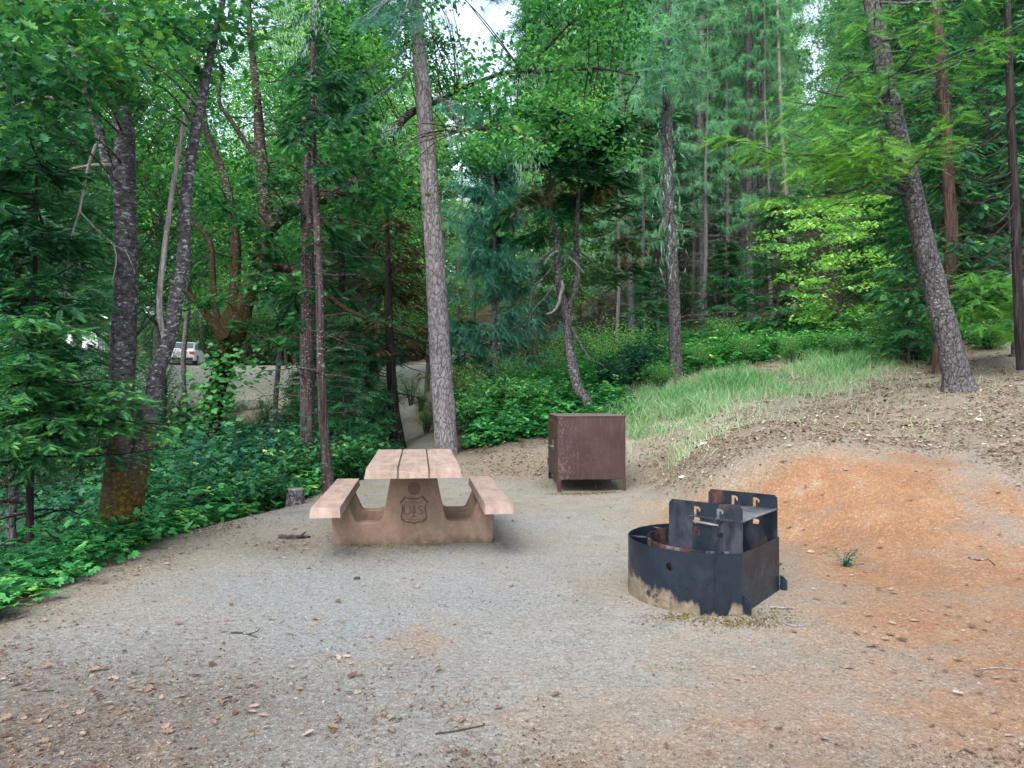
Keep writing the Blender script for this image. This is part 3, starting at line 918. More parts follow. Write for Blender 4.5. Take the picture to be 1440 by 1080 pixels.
def build_cover():
    """low leafy plants carpeting the gully edge and the forest edge"""
    b = Buf()
    n = 42000
    x = np.concatenate([RNG.uniform(-9, -2.6, n), RNG.uniform(-2.2, 2.4, n // 2), RNG.uniform(2, 12, n // 2)])
    y = np.concatenate([RNG.uniform(3.2, 17, n), RNG.uniform(12, 19, n // 2), RNG.uniform(14, 24, n // 2)])
    e = n2(x, y, 1.2, 61)
    d1 = sstep(-3.05, -3.35, x + (e - .5) * .5 - .16 * sstep(7.5, 11, y) * 2) * sstep(20, 14, y) * (.35 + .75 * sstep(.35, .6, e))
    d2 = sstep(12.9, 13.7, y + (e - .5) * 2) * sstep(-1.0, -.5, x) * sstep(2.6, 1.4, x) * 1.0
    d3 = sstep(2, 3, x) * sstep(16.3, 18.0, y - .22 * (x - 5) + (e - .5) * 2) * .85
    path = zones(x, y)['path']
    den = np.maximum(np.maximum(d1, d2), d3) * (1 - path)
    k = RNG.random(len(x)) < den * .8
    x, y = x[k], y[k]
    m = len(x)
    hgt = RNG.gamma(2.2, .055, m).clip(.02, .4) * (1 + .8 * sstep(13, 16, y))
    f, u = flat_dirs(m, .28)
    f[:, 2] += .15
    near = y < 9
    z = gz(x, y)
    t = np.clip(RNG.beta(2.2, 2.6, m) + .25 * (n2(x, y, .8, 66) - .5), 0, .95)
    t = np.where(x < -2.6, t * (.58 + .55 * sstep(-3.9, -3.3, x)), t)  # tint paints gully shade, brighter where the pad edge is lit
    t = np.where(RNG.random(m) < .025, RNG.uniform(.88, 1, m), t)
    pos = np.stack([x, y, z + hgt], -1)
    for msk, tm, lo, hi in ((near, 'five', .03, .075), (~near, 'three', .05, .11)):
        for rep in range(5):
            off = RNG.normal(0, .05, (msk.sum(), 3)) * np.array([1, 1, .5])
            ff, uu = flat_dirs(int(msk.sum()), .3)
            scatter(b, tm, pos[msk] + off, ff, uu, RNG.uniform(lo, hi, msk.sum()), t[msk])
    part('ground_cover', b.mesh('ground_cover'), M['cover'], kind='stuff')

# ================================================================== PICNIC TABLE
def rounded(poly, r, n=4):
    """round every corner of a polygon"""
    out = []
    N = len(poly)
    for i in range(N):
        p0, p1, p2 = (np.array(poly[(i + k) % N], float) for k in (-1, 0, 1))
        a, b = p0 - p1, p2 - p1
        rr = min(r, np.linalg.norm(a) * .45, np.linalg.norm(b) * .45)
        A, B = p1 + a / np.linalg.norm(a) * rr, p1 + b / np.linalg.norm(b) * rr
        for t in np.linspace(0, 1, n + 1):
            out.append(tuple((1 - t) ** 2 * A + 2 * t * (1 - t) * p1 + t * t * B))
    return out

def build_table():
    cx, cy = -.922, 6.70
    root = thing('picnic_table', 'pinkish concrete picnic table with two benches and a moulded shield on its leg', 'picnic table', (cx, cy, gz1(cx, cy)), rz=math.radians(7.5))
    # top: one cast slab whose cross-section shows three planks
    w, z0, z1, g_, gd = .385, .675, .757, .008, .020
    sec = [(-w - .008, z0), (w + .008, z0), (w - .006, z1)]
    for gx in (.125, -.125):
        sec += [(gx + g_, z1), (gx + g_ * .5, z1 - gd), (gx - g_ * .5, z1 - gd), (gx - g_, z1)]
    sec += [(-w + .006, z1)]
    bm = bmesh.new()
    bm_prism(bm, sec, 'y', -.945, .945)
    for v in bm.verts:                       # end faces lean inwards towards the upper edge
        if v.co.z > z0 + .01: v.co.y *= .988
    part('tabletop', mesh_from(bm, 'tabletop', .004), M['concrete_top'], root)
    for gx in (.125, -.125):                 # dirt lying in the two joints, down the end face too
        bm = bmesh.new()
        bm_box(bm, (gx, 0, z1 - gd + .006), (g_ * 1.5, 1.85, .006))
        for s in (-1, 1):
            m = Matrix.Translation((gx, s * .9425, (z0 + z1) / 2)) @ Matrix.Rotation(s * .139, 4, 'X') @ Matrix.Diagonal((.011, .004, .074, 1))
            bmesh.ops.create_cube(bm, size=1, matrix=m)
        part('joint', mesh_from(bm, 'joint'), M['concrete_groove'], root)
    for s in (-1, 1):
        bm = bmesh.new()
        a, b_ = s * .578, s * .818
        bm_prism(bm, [(a, .372), (b_ + s * .004, .372), (b_ - s * .008, .452), (a + s * .006, .452)], 'y', -.955, .955)
        for v in bm.verts:
            if v.co.z > .4: v.co.y *= .988
        part('bench', mesh_from(bm, 'bench', .006), M['concrete_top'], root)
    half = [(.705, -.05), (.715, .20), (.735, .374), (.60, .374), (.555, .27), (.525, .205), (.50, .19), (.33, .19), (.285, .205), (.262, .28), (.185, .676)]
    outl = half + [(-x, z) for x, z in half[::-1]]
    outl = rounded(outl, .02, 3)
    for yy in (-.27, .42):
        me = flat_mesh('pedestal', [outl], .062, .008)
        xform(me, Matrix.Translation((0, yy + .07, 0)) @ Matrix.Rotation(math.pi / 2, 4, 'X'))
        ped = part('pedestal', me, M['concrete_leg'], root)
        if yy > 0: continue
        face = yy + .07 - .07
        def onface(me, x, z, lift=0.0):
            return xform(me, Matrix.Translation((x, face - lift, z)) @ Matrix.Rotation(math.pi / 2, 4, 'X'))
        sh = [(0, .108), (.05, .112), (.082, .128), (.105, .098), (.130, .072), (.108, .040), (.106, .0), (.118, -.05), (.116, -.085), (.085, -.108), (.03, -.116), (0, -.128)]
        sh = sh + [(-x, z) for x, z in sh[-2:0:-1]]
        inner = [(x * .90, z * .90) for x, z in sh]
        rim = onface(flat_mesh('shield_rim', [sh, inner], .004), 0, .305)
        em = part('shield_emblem', rim, M['concrete_groove'], ped)
        tree = [(0, .075), (.013, .045), (.008, .045), (.022, .015), (.012, .015), (.030, -.022), (.006, -.022), (.008, -.045), (.035, -.06), (-.035, -.06), (-.008, -.045), (-.006, -.022), (-.030, -.022), (-.012, .015), (-.022, .015), (-.008, .045), (-.013, .045)]
        part('tree_symbol', onface(flat_mesh('tree_symbol', [[(x * .8, z * .85) for x, z in tree]], .003), 0, .295), M['concrete_relief'], ped)
        part('lettering', onface(text_mesh('U', .115, .003), -.060, .300), M['concrete_relief'], ped)
        part('lettering', onface(text_mesh('S', .115, .003), .060, .300), M['concrete_relief'], ped)
        for s_, z_, size in (('FOREST SERVICE', .375, .021), ('DEPARTMENT OF AGRICULTURE', .222, .0125)):
            part('lettering', onface(text_mesh(s_, size, .0025, 1.05), 0, z_), M['concrete_relief'], ped)
        c = [(.052 * math.cos(a), .052 * math.sin(a)) for a in np.linspace(0, 2 * math.pi, 28, endpoint=False)]
        part('round_plug', onface(flat_mesh('round_plug', [c], .006, .003), 0, .50), M['concrete_relief'], ped)

# ================================================================== FIRE RING
def build_fire_ring():
    C0 = np.array([1.32, 4.89])
    nv, tv = np.array([.768, -.640]), np.array([.640, .768])
    z0 = gz1(*C0)
    root = thing('fire_ring', 'black steel campfire ring with raised grill plates, tan mud splashed on its base', 'fire ring', (*C0, z0 - .01))
    Q = lambda a, t: tuple(nv * a + tv * t)
    def arc(r, cn, ct, a0, n=150):
        return [Q(cn + r * math.cos(a), ct + r * math.sin(a)) for a in np.linspace(a0, 2 * math.pi - a0, n)]
    # outer wall
    half = .325
    a0 = math.atan2(half, .40)
    R = math.hypot(half, .40)
    outer = arc(R, 0, 0, a0)
    Ri = R - .009
    inner = [Q((R - .009) * math.cos(a), (R - .009) * math.sin(a)) for a in np.linspace(a0 + .02, 2 * math.pi - a0 - .02, 150)]
    flat_in = [Q(.391, -half + .012), Q(.391, half - .012)]
    me = flat_mesh('outer_wall', [outer, flat_in[::-1] + inner], .20)
    xform(me, Matrix.Translation((0, 0, .185)))
    wall = part('outer_wall', me, M['steel_out'], root)
    # a real vent hole
    ang = math.radians(-113)
    hd = np.array([(942 - 720) / F, 1.0, -(797 - 548) / F])
    s = np.linspace(3.9, 4.9, 400)
    pts = np.array([0, 0, H]) + s[:, None] * hd
    rr = np.hypot(pts[:, 0] - C0[0], pts[:, 1] - C0[1])
    hit = pts[np.argmax(rr < R)]
    hx, hy, hz = hit[0] - C0[0], hit[1] - C0[1], hit[2] - z0 + .01
    bm = bmesh.new()
    dirv = Vector((hx, hy, 0)).normalized()
    bmesh.ops.create_cone(bm, cap_ends=True, segments=24, radius1=.027, radius2=.027, depth=.08, matrix=Matrix.Translation((hx, hy, hz)) @ dirv.to_track_quat('Z', 'Y').to_matrix().to_4x4())
    cme = mesh_from(bm, 'cut')
    co = bpy.data.objects.new('cut', cme)
    COL.objects.link(co)
    co.location = root.location
    bpy.context.view_layer.update()
    md = wall.modifiers.new('hole', 'BOOLEAN')
    md.object = co
    md.operation = 'DIFFERENCE'
    md.solver = 'EXACT'
    bpy.context.view_layer.update()
    me2 = bpy.data.meshes.new_from_object(wall.evaluated_get(bpy.context.evaluated_depsgraph_get()))
    wall.modifiers.clear()
    wall.data = me2
    me2.polygons.foreach_set('use_smooth', np.zeros(len(me2.polygons), bool))
    me2.materials.clear()
    me2.materials.append(M['steel_out'])
    bpy.data.objects.remove(co)
    # seam rivets and the lapped joint near the front corner
    u0, u1 = np.array(outer[-1]), np.array(outer[-14])
    dv = (u1 - u0) / np.linalg.norm(u1 - u0)
    bm = bmesh.new()
    sp = np.array(outer[-11]) * 1.002
    rz = math.atan2(dv[1], dv[0])
    bm_box(bm, (sp[0], sp[1], .20), (.012, .006, .36), rz)
    for k in range(6):
        bmesh.ops.create_uvsphere(bm, u_segments=8, v_segments=6, radius=.005, matrix=Matrix.Translation((sp[0] * 1.012, sp[1] * 1.012, .06 + k * .06)))
    part('seam', mesh_from(bm, 'seam'), M['steel_out'], root)
    # inner fire bowl wall, set off from the outer one
    ri = .415
    cn = .035
    ring = [Q(cn + ri * math.cos(a), ri * math.sin(a)) for a in np.linspace(.75, 2 * math.pi - .75, 60)]
    ring_i = [Q(cn + (ri - .007) * math.cos(a), (ri - .007) * math.sin(a)) for a in np.linspace(.75, 2 * math.pi - .75, 60)]
    me = flat_mesh('inner_wall', [ring + ring_i[::-1]], .165)
    xform(me, Matrix.Translation((0, 0, .218)))
    part('inner_wall', me, M['steel_in'], root)
    for a in (math.radians(118), math.radians(205), math.radians(260), math.radians(160)):
        bm = bmesh.new()
        p0, p1 = np.array(Q(cn + ri * math.cos(a), ri * math.sin(a))), np.array(Q(Ri * math.cos(a), Ri * math.sin(a)))
        m = (p0 + p1) / 2
        bm_box(bm, (m[0], m[1], .367), (np.linalg.norm(p1 - p0), .03, .006), math.atan2(*(p1 - p0)[::-1]))
        part('spacer', mesh_from(bm, 'spacer'), M['steel_in'], root)
    # ash bed
    b = Buf()
    rr_, aa = np.meshgrid(np.linspace(0.02, .33, 12), np.linspace(0, 2 * np.pi, 40))
    pa = Q(0, 0)
    X = cn * nv[0] + rr_ * np.cos(aa)
    Y = cn * nv[1] + rr_ * np.sin(aa)
    Z = .07 + .05 * n2(X, Y, 9, 8)
    i = np.arange(39)[:, None] * 12 + np.arange(11)[None]
    T = np.concatenate([np.stack([i, i + 12, i + 13], -1).reshape(-1, 3), np.stack([i, i + 13, i + 1], -1).reshape(-1, 3)])
    b.add(np.stack([X, Y, Z], -1), T, .5)
    part('ash_bed', b.mesh('ash_bed', True), simple_mat('ash', (.05, .048, .045), (.18, .175, .17), 20, .95, .1, 0, .6), root)
    # grill plates with hooked slots, plate plane = n x z
    def slot(x, z):
        s = .010
        pts = [(x - s, z - .085)]
        pts += [(x - s, z + .10), (x + .018, z + .10), (x + .034, z + .092), (x + .038, z + .076), (x + .030, z + .062), (x + .022, z + .070), (x + .022, z + .082), (x + s, z + .082)]
        pts += [(x + s, z + .028), (x + .030, z + .028), (x + .036, z + .016), (x + .030, z + .004), (x + s, z + .004)]
        pts += [(x + s, z - .05), (x + .030, z - .05), (x + .036, z - .062), (x + .030, z - .085)]
        return pts
    for t, nm in ((-.305, 'front'), (.305, 'back')):
        o = [(.395, .10), (.395, .655), (.375, .675), (-.085, .675), (-.105, .650), (-.105, .15)]
        o = [(x, z) for x, z in o]
        slots = [[(.395 - .50 * .40 - .0 + 0, 0)]]
        L = [slot(.08, .545), slot(.235, .545)]
        # slots hook towards the open end
        me = flat_mesh('grill_plate', [o] + L, .0035)
        B = Matrix(((nv[0], 0, tv[0], tv[0] * t), (nv[1], 0, tv[1], tv[1] * t), (0, 1, 0, 0), (0, 0, 0, 1)))
        xform(me, B)
        part('grill_plate', me, M['steel_plate'], root)
    b = Buf()
    for n_ in np.linspace(.045, .385, 20):
        p0, p1 = np.array([*Q(n_, -.318), .578]), np.array([*Q(n_, .318), .578])
        tube(b, [p0, (p0 + p1) / 2, p1], .0052 if n_ < .38 else .009, 8)
    for t in (-.26, .0, .26):
        p0, p1 = np.array([*Q(.04, t), .572]), np.array([*Q(.39, t), .572])
        tube(b, [p0, (p0 + p1) / 2, p1], .006, 8)
    part('cooking_grate', b.mesh('cooking_grate', True), M['steel_grate'], root)
    b = Buf()
    p0, p1 = np.array([*Q(.075, -.322), .548]), np.array([*Q(.245, -.322), .540])
    tube(b, [p0, (p0 + p1) / 2, p1], .006, 8)
    ax = p1 - p0
    th = np.linspace(0, 2 * np.pi * 14, 170)
    e1, e2 = np.array([*tv, 0]), np.array([0, 0, 1.0])
    coil = p0 + ax * (.15 + .7 * np.linspace(0, 1, 170))[:, None] + .008 * (np.cos(th)[:, None] * e1 + np.sin(th)[:, None] * e2)
    tube(b, coil, .0028, 6)
    part('coil_handle', b.mesh('coil_handle', True), M['steel_grate'], root)
    # anchor tabs at the two foot corners
    for t in (-.30, .345):
        bm = bmesh.new()
        poly = [(0, -.03), (.05, -.03), (.05, .085), (.030, .11), (0, .12)]
        bm_prism(bm, poly, 'y', -.003, .003)
        me = mesh_from(bm, 'anchor_tab')
        xform(me, Matrix(((nv[0], tv[0], 0, 0), (nv[1], tv[1], 0, 0), (0, 0, 1, 0), (0, 0, 0, 1))) @ Matrix.Translation((.398, t, 0)))
        part('anchor_tab', me, M['steel_out'], root)

# ================================================================== BEAR BOX
def build_locker():
    rz = math.radians(3.7)
    fl = np.array([.632, 9.80])
    ux, uy = np.array([math.cos(rz), math.sin(rz)]), np.array([-math.sin(rz), math.cos(rz)])
    W, D, z0, z1 = .945, 1.10, .165, 1.035
    base = fl + ux * W / 2 + uy * D / 2
    root = thing('food_locker', 'weathered maroon steel food storage locker on four short legs', 'locker', (*base, gz1(*base) * .5), rz=rz)
    bm = bmesh.new()
    bm_box(bm, (0, 0, (z0 + z1) / 2), (W, D, z1 - z0))
    part('body', mesh_from(bm, 'body', .006), M['maroon'], root)
    bm = bmesh.new()
    bm_box(bm, (0, 0, z1 + .004), (W + .012, D + .012, .014))
    part('lid', mesh_from(bm, 'lid', .004), M['maroon'], root)
    for sx in (-1, 1):
        for sy in (-1, 1):
            bm = bmesh.new()
            x, y = sx * (W / 2 + .003), sy * (D / 2 + .003)
            bm_prism(bm, [(x, y), (x - sx * .048, y), (x - sx * .048, y - sy * .007), (x - sx * .007, y - sy * .007), (x - sx * .007, y - sy * .048), (x, y - sy * .048)], 'z', -.06, z0 + .03)
            part('leg', mesh_from(bm, 'leg'), M['maroon'], root)
    xd = -W / 2
    bm = bmesh.new()
    bm_box(bm, (xd - .006, 0, (z0 + z1) / 2 - .01), (.012, D - .11, z1 - z0 - .13))
    door = part('door', mesh_from(bm, 'door', .003), M['maroon'], root)
    bm = bmesh.new()
    bm_box(bm, (xd - .016, -.12, .62), (.006, .10, .14))
    part('latch_plate', mesh_from(bm, 'latch_plate', .003), M['latch'], door)
    b = Buf()
    tube(b, [(xd - .012, -.20, .60), (xd - .05, -.20, .60), (xd - .06, -.13, .605), (xd - .055, -.05, .60)], .011, 8)
    part('handle', b.mesh('handle', True), M['latch'], door)
    for z in (.32, .88):
        bm = bmesh.new()
        bmesh.ops.create_cone(bm, cap_ends=True, segments=12, radius1=.012, radius2=.012, depth=.10, matrix=Matrix.Translation((xd - .012, D / 2 - .05, z)))
        part('hinge', mesh_from(bm, 'hinge'), M['maroon'], door)

# ================================================================== VEHICLES
def loft(sections, k=None):
    """sections: list of closed rings (same count) -> Buf"""
    b = Buf()
    S = np.array(sections, float)
    n, k = S.shape[:2]
    i = np.arange(n - 1)[:, None] * k
    j = np.arange(k)[None]
    a, b_, c, d = i + j, i + (j + 1) % k, i + k + (j + 1) % k, i + k + j
    T = np.concatenate([np.stack([a, b_, c], -1).reshape(-1, 3), np.stack([a, c, d], -1).reshape(-1, 3)])
    V = S.reshape(-1, 3)
    V = np.concatenate([V, S[0].mean(0)[None], S[-1].mean(0)[None]])
    q = np.arange(k)
    T = np.concatenate([T, np.stack([(q + 1) % k, q, np.full(k, n * k)], -1), np.stack([(n - 1) * k + q, (n - 1) * k + (q + 1) % k, np.full(k, n * k + 1)], -1)])
    b.add(V, T, .5)
    return b

def ring(y, w, z0, z1, r=.12, n=5):
    poly = rounded([(-w / 2, z0), (w / 2, z0), (w / 2 * .97, z1), (-w / 2 * .97, z1)], r, n)
    return [(x, y, z) for x, z in poly]

def build_car(name, label, loc, rz, W=1.76, L=4.5, hb=.92, ht=1.45, suv=False):
    root = thing(name, label, 'car' if not suv else 'vehicle', loc, rz=rz)
    y0, y1 = -L / 2, L / 2                                # rear at -y
    secs = [ring(y0, W * .86, .42, hb * .92), ring(y0 + .06, W * .95, .34, hb * .98), ring(y0 + .6, W, .28, hb * 1.03), ring(y0 + 1.6, W, .26, hb), ring(y0 + 2.8, W, .26, hb), ring(y0 + 3.7, W * .98, .28, hb * .86), ring(y1 - .08, W * .92, .34, hb * .76), ring(y1, W * .8, .4, hb * .66)]
    part('body', smooth_by_angle(loft(secs).mesh('body')), M['white_paint'], root)
    if suv: cab = [(y0 + .10, W * .88, ht * .72), (y0 + .32, W * .84, ht * .98), (y0 + 1.2, W * .82, ht), (y0 + 2.5, W * .82, ht * .98), (y0 + 3.4, W * .88, hb * .98)]
    else: cab = [(y0 + .62, W * .86, hb * 1.06), (y0 + 1.35, W * .74, ht * .97), (y0 + 2.0, W * .74, ht), (y0 + 2.6, W * .75, ht * .97), (y0 + 3.45, W * .86, hb * .96)]
    secs = [ring(y, w, hb * .8, z, .10) for y, w, z in cab]
    part('cabin', smooth_by_angle(loft(secs).mesh('cabin')), M['white_paint'], root)
    def pane(nm, pts):
        b = Buf()
        b.add(pts, [(0, 1, 2), (0, 2, 3)], .5)
        part(nm, b.mesh(nm), M['glass'], root)
    (ya, wa, za), (yb, wb, zb) = cab[0], cab[1]
    if suv: za = hb * 1.02
    lerp = lambda t, s: (s * (wa * (1 - t) + wb * t) * .44, (ya * (1 - t) + yb * t) - .02, za * (1 - t) + zb * t + .015)
    pane('rear_window', [lerp(.12, -1), lerp(.12, 1), lerp(.88, 1), lerp(.88, -1)])
    for s in (-1, 1):
        wz0, wz1 = hb * 1.07, ht * .93
        pane('side_window', [(s * (W * .485), y0 + 1.15, wz0), (s * (W * .485), y0 + 3.0, wz0), (s * W * .415, y0 + 2.5, wz1), (s * W * .415, y0 + 1.5, wz1)])
        bm = bmesh.new()
        bm_box(bm, (s * W * .40, y0 + .03, hb * .80), (.24, .09, .17))
        part('tail_light', mesh_from(bm, 'tail_light', .02), M['tail_red'], root)
        bm = bmesh.new()
        bm_box(bm, (s * (W / 2 + .09), y0 + 3.0, hb * 1.08), (.18, .08, .12))
        part('mirror', mesh_from(bm, 'mirror', .02), M['bumper'], root)
        for yy in (y0 + .85, y1 - .85):
            b = Buf()
            tube(b, [(s * (W / 2 - .24), yy, .32), (s * (W / 2 - .1), yy, .32), (s * (W / 2 + .01), yy, .32)], .32, 20)
            wh = part('wheel', b.mesh('wheel', False), M['rubber'], root)
            b = Buf()
            tube(b, [(s * (W / 2 - .05), yy, .32), (s * (W / 2), yy, .32), (s * (W / 2 + .02), yy, .32)], .2, 16)
            part('rim', b.mesh('rim', False), M['rim'], wh)
    bm = bmesh.new()
    bm_box(bm, (0, y0 - .01, .40), (W * .86, .14, .14))
    part('bumper', mesh_from(bm, 'bumper', .03), M['bumper'], root)
    bm = bmesh.new()
    bm_box(bm, (0, y0 - .015, hb * .78), (.32, .02, .15))
    part('number_plate', mesh_from(bm, 'number_plate', .004), M['plate_paint'], root)
    return root

# ================================================================== ROCKS, STICKS
def rock_mesh(sx, sy, sz, seed):
    bm = bmesh.new()
    bmesh.ops.create_icosphere(bm, subdivisions=4, radius=1)
    co = np.array([v.co for v in bm.verts])
    n_ = .75 + .5 * fbm(co * 1.3 + seed, 3, seed) + .12 * (fbm(co * 4 + seed, 2, seed) - .5)
    co = co * n_[:, None]
    co = np.clip(co, [-.82, -.85, -1], [.85, .8, .68])
    for v, c in zip(bm.verts, co): v.co = c * np.array([sx, sy, sz])
    me = mesh_from(bm, 'rock')
    return smooth_by_angle(me, .5)

def stick(name, label, pts, r, mat='twig', forks=(), cat='stick'):
    """pts in photo pixels laid on the ground"""
    def onground(px, py):
        d = 1400.0 / (py - CY)
        for _ in range(6):
            p = P(px, py, d)
            z = gz1(p[0], p[1])
            d = (H - z) * F / (py - CY)
        p = P(px, py, d)
        return np.array([p[0], p[1], gz1(p[0], p[1])])
    b = Buf()
    c = [onground(*p) for p in pts]
    base = c[0].copy()
    q = curve([[*(p + np.array([0, 0, r * (1.0 + .8 * math.sin(i * 2.2))])), r * (1 - .35 * i / max(1, len(c) - 1))] for i, p in enumerate(c)], .03)
    tube(b, q[:, :3], q[:, 3], 8, .5, .12, 3)
    main = q[:, :3]
    for fk in forks:
        c2 = [onground(*p) + np.array([0, 0, r * 1.2]) for p in fk]
        c2[0] = main[np.argmin(((main - c2[0]) ** 2).sum(1))]
        q = curve([[*p, r * .55] for p in c2], .03)
        tube(b, q[:, :3], q[:, 3] * np.linspace(1, .5, len(q)), 6, .5, .1, 5)
    solo(name, b.mesh(name, True, base), M[mat], label, cat, tuple(base))

def build_small():
    x, y, z = P(351, 572, 28)
    z = gz1(x, y)
    solo('boulder', rock_mesh(.60, .5, .36, 3), M['rock'], 'dark flat topped boulder on the pale embankment below the road', 'boulder', (x, y, z + .05))
    x, y = P(212, 728, 7.4)[:2]
    solo('rock', rock_mesh(.12, .09, .07, 8), M['pale_rock'], 'small pale rock in the greenery right of the mossy double trunk', 'rock', (x, y, gz1(x, y) + .05))
    x, y = P(502, 815, 5.24)[:2]
    solo('stone', rock_mesh(.026, .02, .016, 12), M['rubber'], 'small black stone alone on bare gravel in front of the picnic table', 'stone', (x, y, gz1(x, y) + .006))
    # weathered stump
    x, y = P(415, 700, 9.2)[:2]
    z = gz1(x, y)
    root = thing('tree_stump', 'short grey weathered stump at the edge of the gravel beside twin trunks', 'stump', (x, y, z))
    b = Buf()
    q = curve([[0, 0, -.1, .13], [0, 0, .05, .118], [.005, 0, .21, .112]], .02)
    tube(b, q[:, :3], q[:, 3], 28, .5, .08, 4)
    part('trunk', b.mesh('trunk', True), M['grey_bark'], root)
    bm = bmesh.new()
    bmesh.ops.create_cone(bm, cap_ends=True, segments=24, radius1=.108, radius2=.100, depth=.012, matrix=Matrix.Translation((.005, 0, .212)))
    part('cut_face', mesh_from(bm, 'cut_face'), M['dead_wood'], root)
    stick('broken_branch', 'thick broken brown stick lying left of the picnic table', [(393, 757), (412, 759), (436, 756)], .018, 'cedar_bark', [[(420, 758), (430, 751)]])
    stick('twig', 'dark forked twig lying on grey gravel in the left foreground', [(325, 891), (343, 892), (362, 897)], .0055, 'twig', [[(350, 895), (362, 889), (365, 884)]])
    stick('twig', 'thin straight dark twig on the bare dirt at bottom centre', [(612, 1033), (640, 1030), (682, 1020)], .004, 'twig')
    stick('twig', 'pale grey twig beside the right foot of the fire ring', [(1082, 855), (1100, 857), (1121, 856)], .0065, 'dead_wood')
    stick('twig', 'curved pale twig on the dirt in front of the fire ring', [(1101, 876), (1115, 882), (1136, 880)], .005, 'dead_wood')
    stick('twig', 'short dark twig on red dirt at bottom right', [(1155, 1041), (1167, 1045), (1178, 1048)], .005, 'twig')
    stick('twig', 'long thin straw coloured twig at lower right under the bank', [(1372, 943), (1400, 941), (1440, 942)], .004, 'dead_wood')
    stick('twig', 'bent twig on the red bank at far right', [(1362, 792), (1376, 794), (1390, 793), (1400, 799)], .0055, 'twig')
    stick('twig', 'dark twig at the lower left corner among pale leaves', [(30, 971), (52, 973), (76, 972)], .005, 'twig')
    stick('fallen_branch', 'dark fallen branch lying on the leafy bank at the right edge', [(1408, 570), (1425, 566), (1440, 563), (1462, 561)], .03, 'dark_bark', cat='branch')
    stick('fallen_branch', 'dark decayed branch lying on the bank left of the leaning trunk', [(1212, 555), (1230, 552), (1250, 553)], .03, 'dark_bark', cat='branch')
    # weed on the red bank
    for px, py, n_, lab in ((1186, 796, 27, 'small sparse green weed growing from the bare red dirt'), (1135, 644, 60, 'low grey green plant at the edge of the red dirt'), (1290, 638, 40, 'small round bright green plant on the leafy bank'), (1262, 640, 30, 'tiny green plant left of the round bright one on the bank')):
        d = 7
        for _ in range(8):
            p = P(px, py, d)
            d = (H - gz1(p[0], p[1])) * F / (py - CY)
        p = P(px, py, d)
        x, y, z = p[0], p[1], gz1(p[0], p[1])
        b = Buf()
        w = .10
        for i in range(9):
            a = RNG.uniform(0, 6.28)
            e = np.array([w * math.cos(a), w * math.sin(a), RNG.uniform(.05, .16)])
            tube(b, [(0, 0, -.02), e * .5 + np.array([0, 0, .02]), e], .0022, 5, .3)
            m = n_ // 9 * 3
            tt = RNG.random(m)
            pos = e * tt[:, None] + RNG.normal(0, .012, (m, 3))
            ff, uu = flat_dirs(m, .5)
            scatter(b, 'leaf', pos, ff, uu, RNG.uniform(.018, .04, m), RNG.beta(2, 2, m))
        solo('weed', b.mesh('weed'), M['shrub_teal'], lab, 'weed', (x, y, z))

# ================================================================== TREES
def leaf_cloud(b, tm, centre, rad, n, size, t0=.45, dt=.2, flat=.5, hang=.0, toward=None):
    """a clump of leaves with an uneven outline"""
    p = RNG.normal(0, 1, (n, 3)) * np.array([1, 1, flat]) * rad * .55
    a = RNG.random(n) * 2 * np.pi
    f = np.stack([np.cos(a), np.sin(a), RNG.normal(-.25 - hang, .4, n)], -1)
    u = np.stack([RNG.normal(0, .55, n), RNG.normal(0, .55, n), np.ones(n)], -1)
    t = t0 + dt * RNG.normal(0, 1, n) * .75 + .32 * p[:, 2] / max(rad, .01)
    scatter(b, tm, np.asarray(centre) + p, f, u, size * RNG.uniform(.6, 1.25, n), np.clip(t, 0, .98))

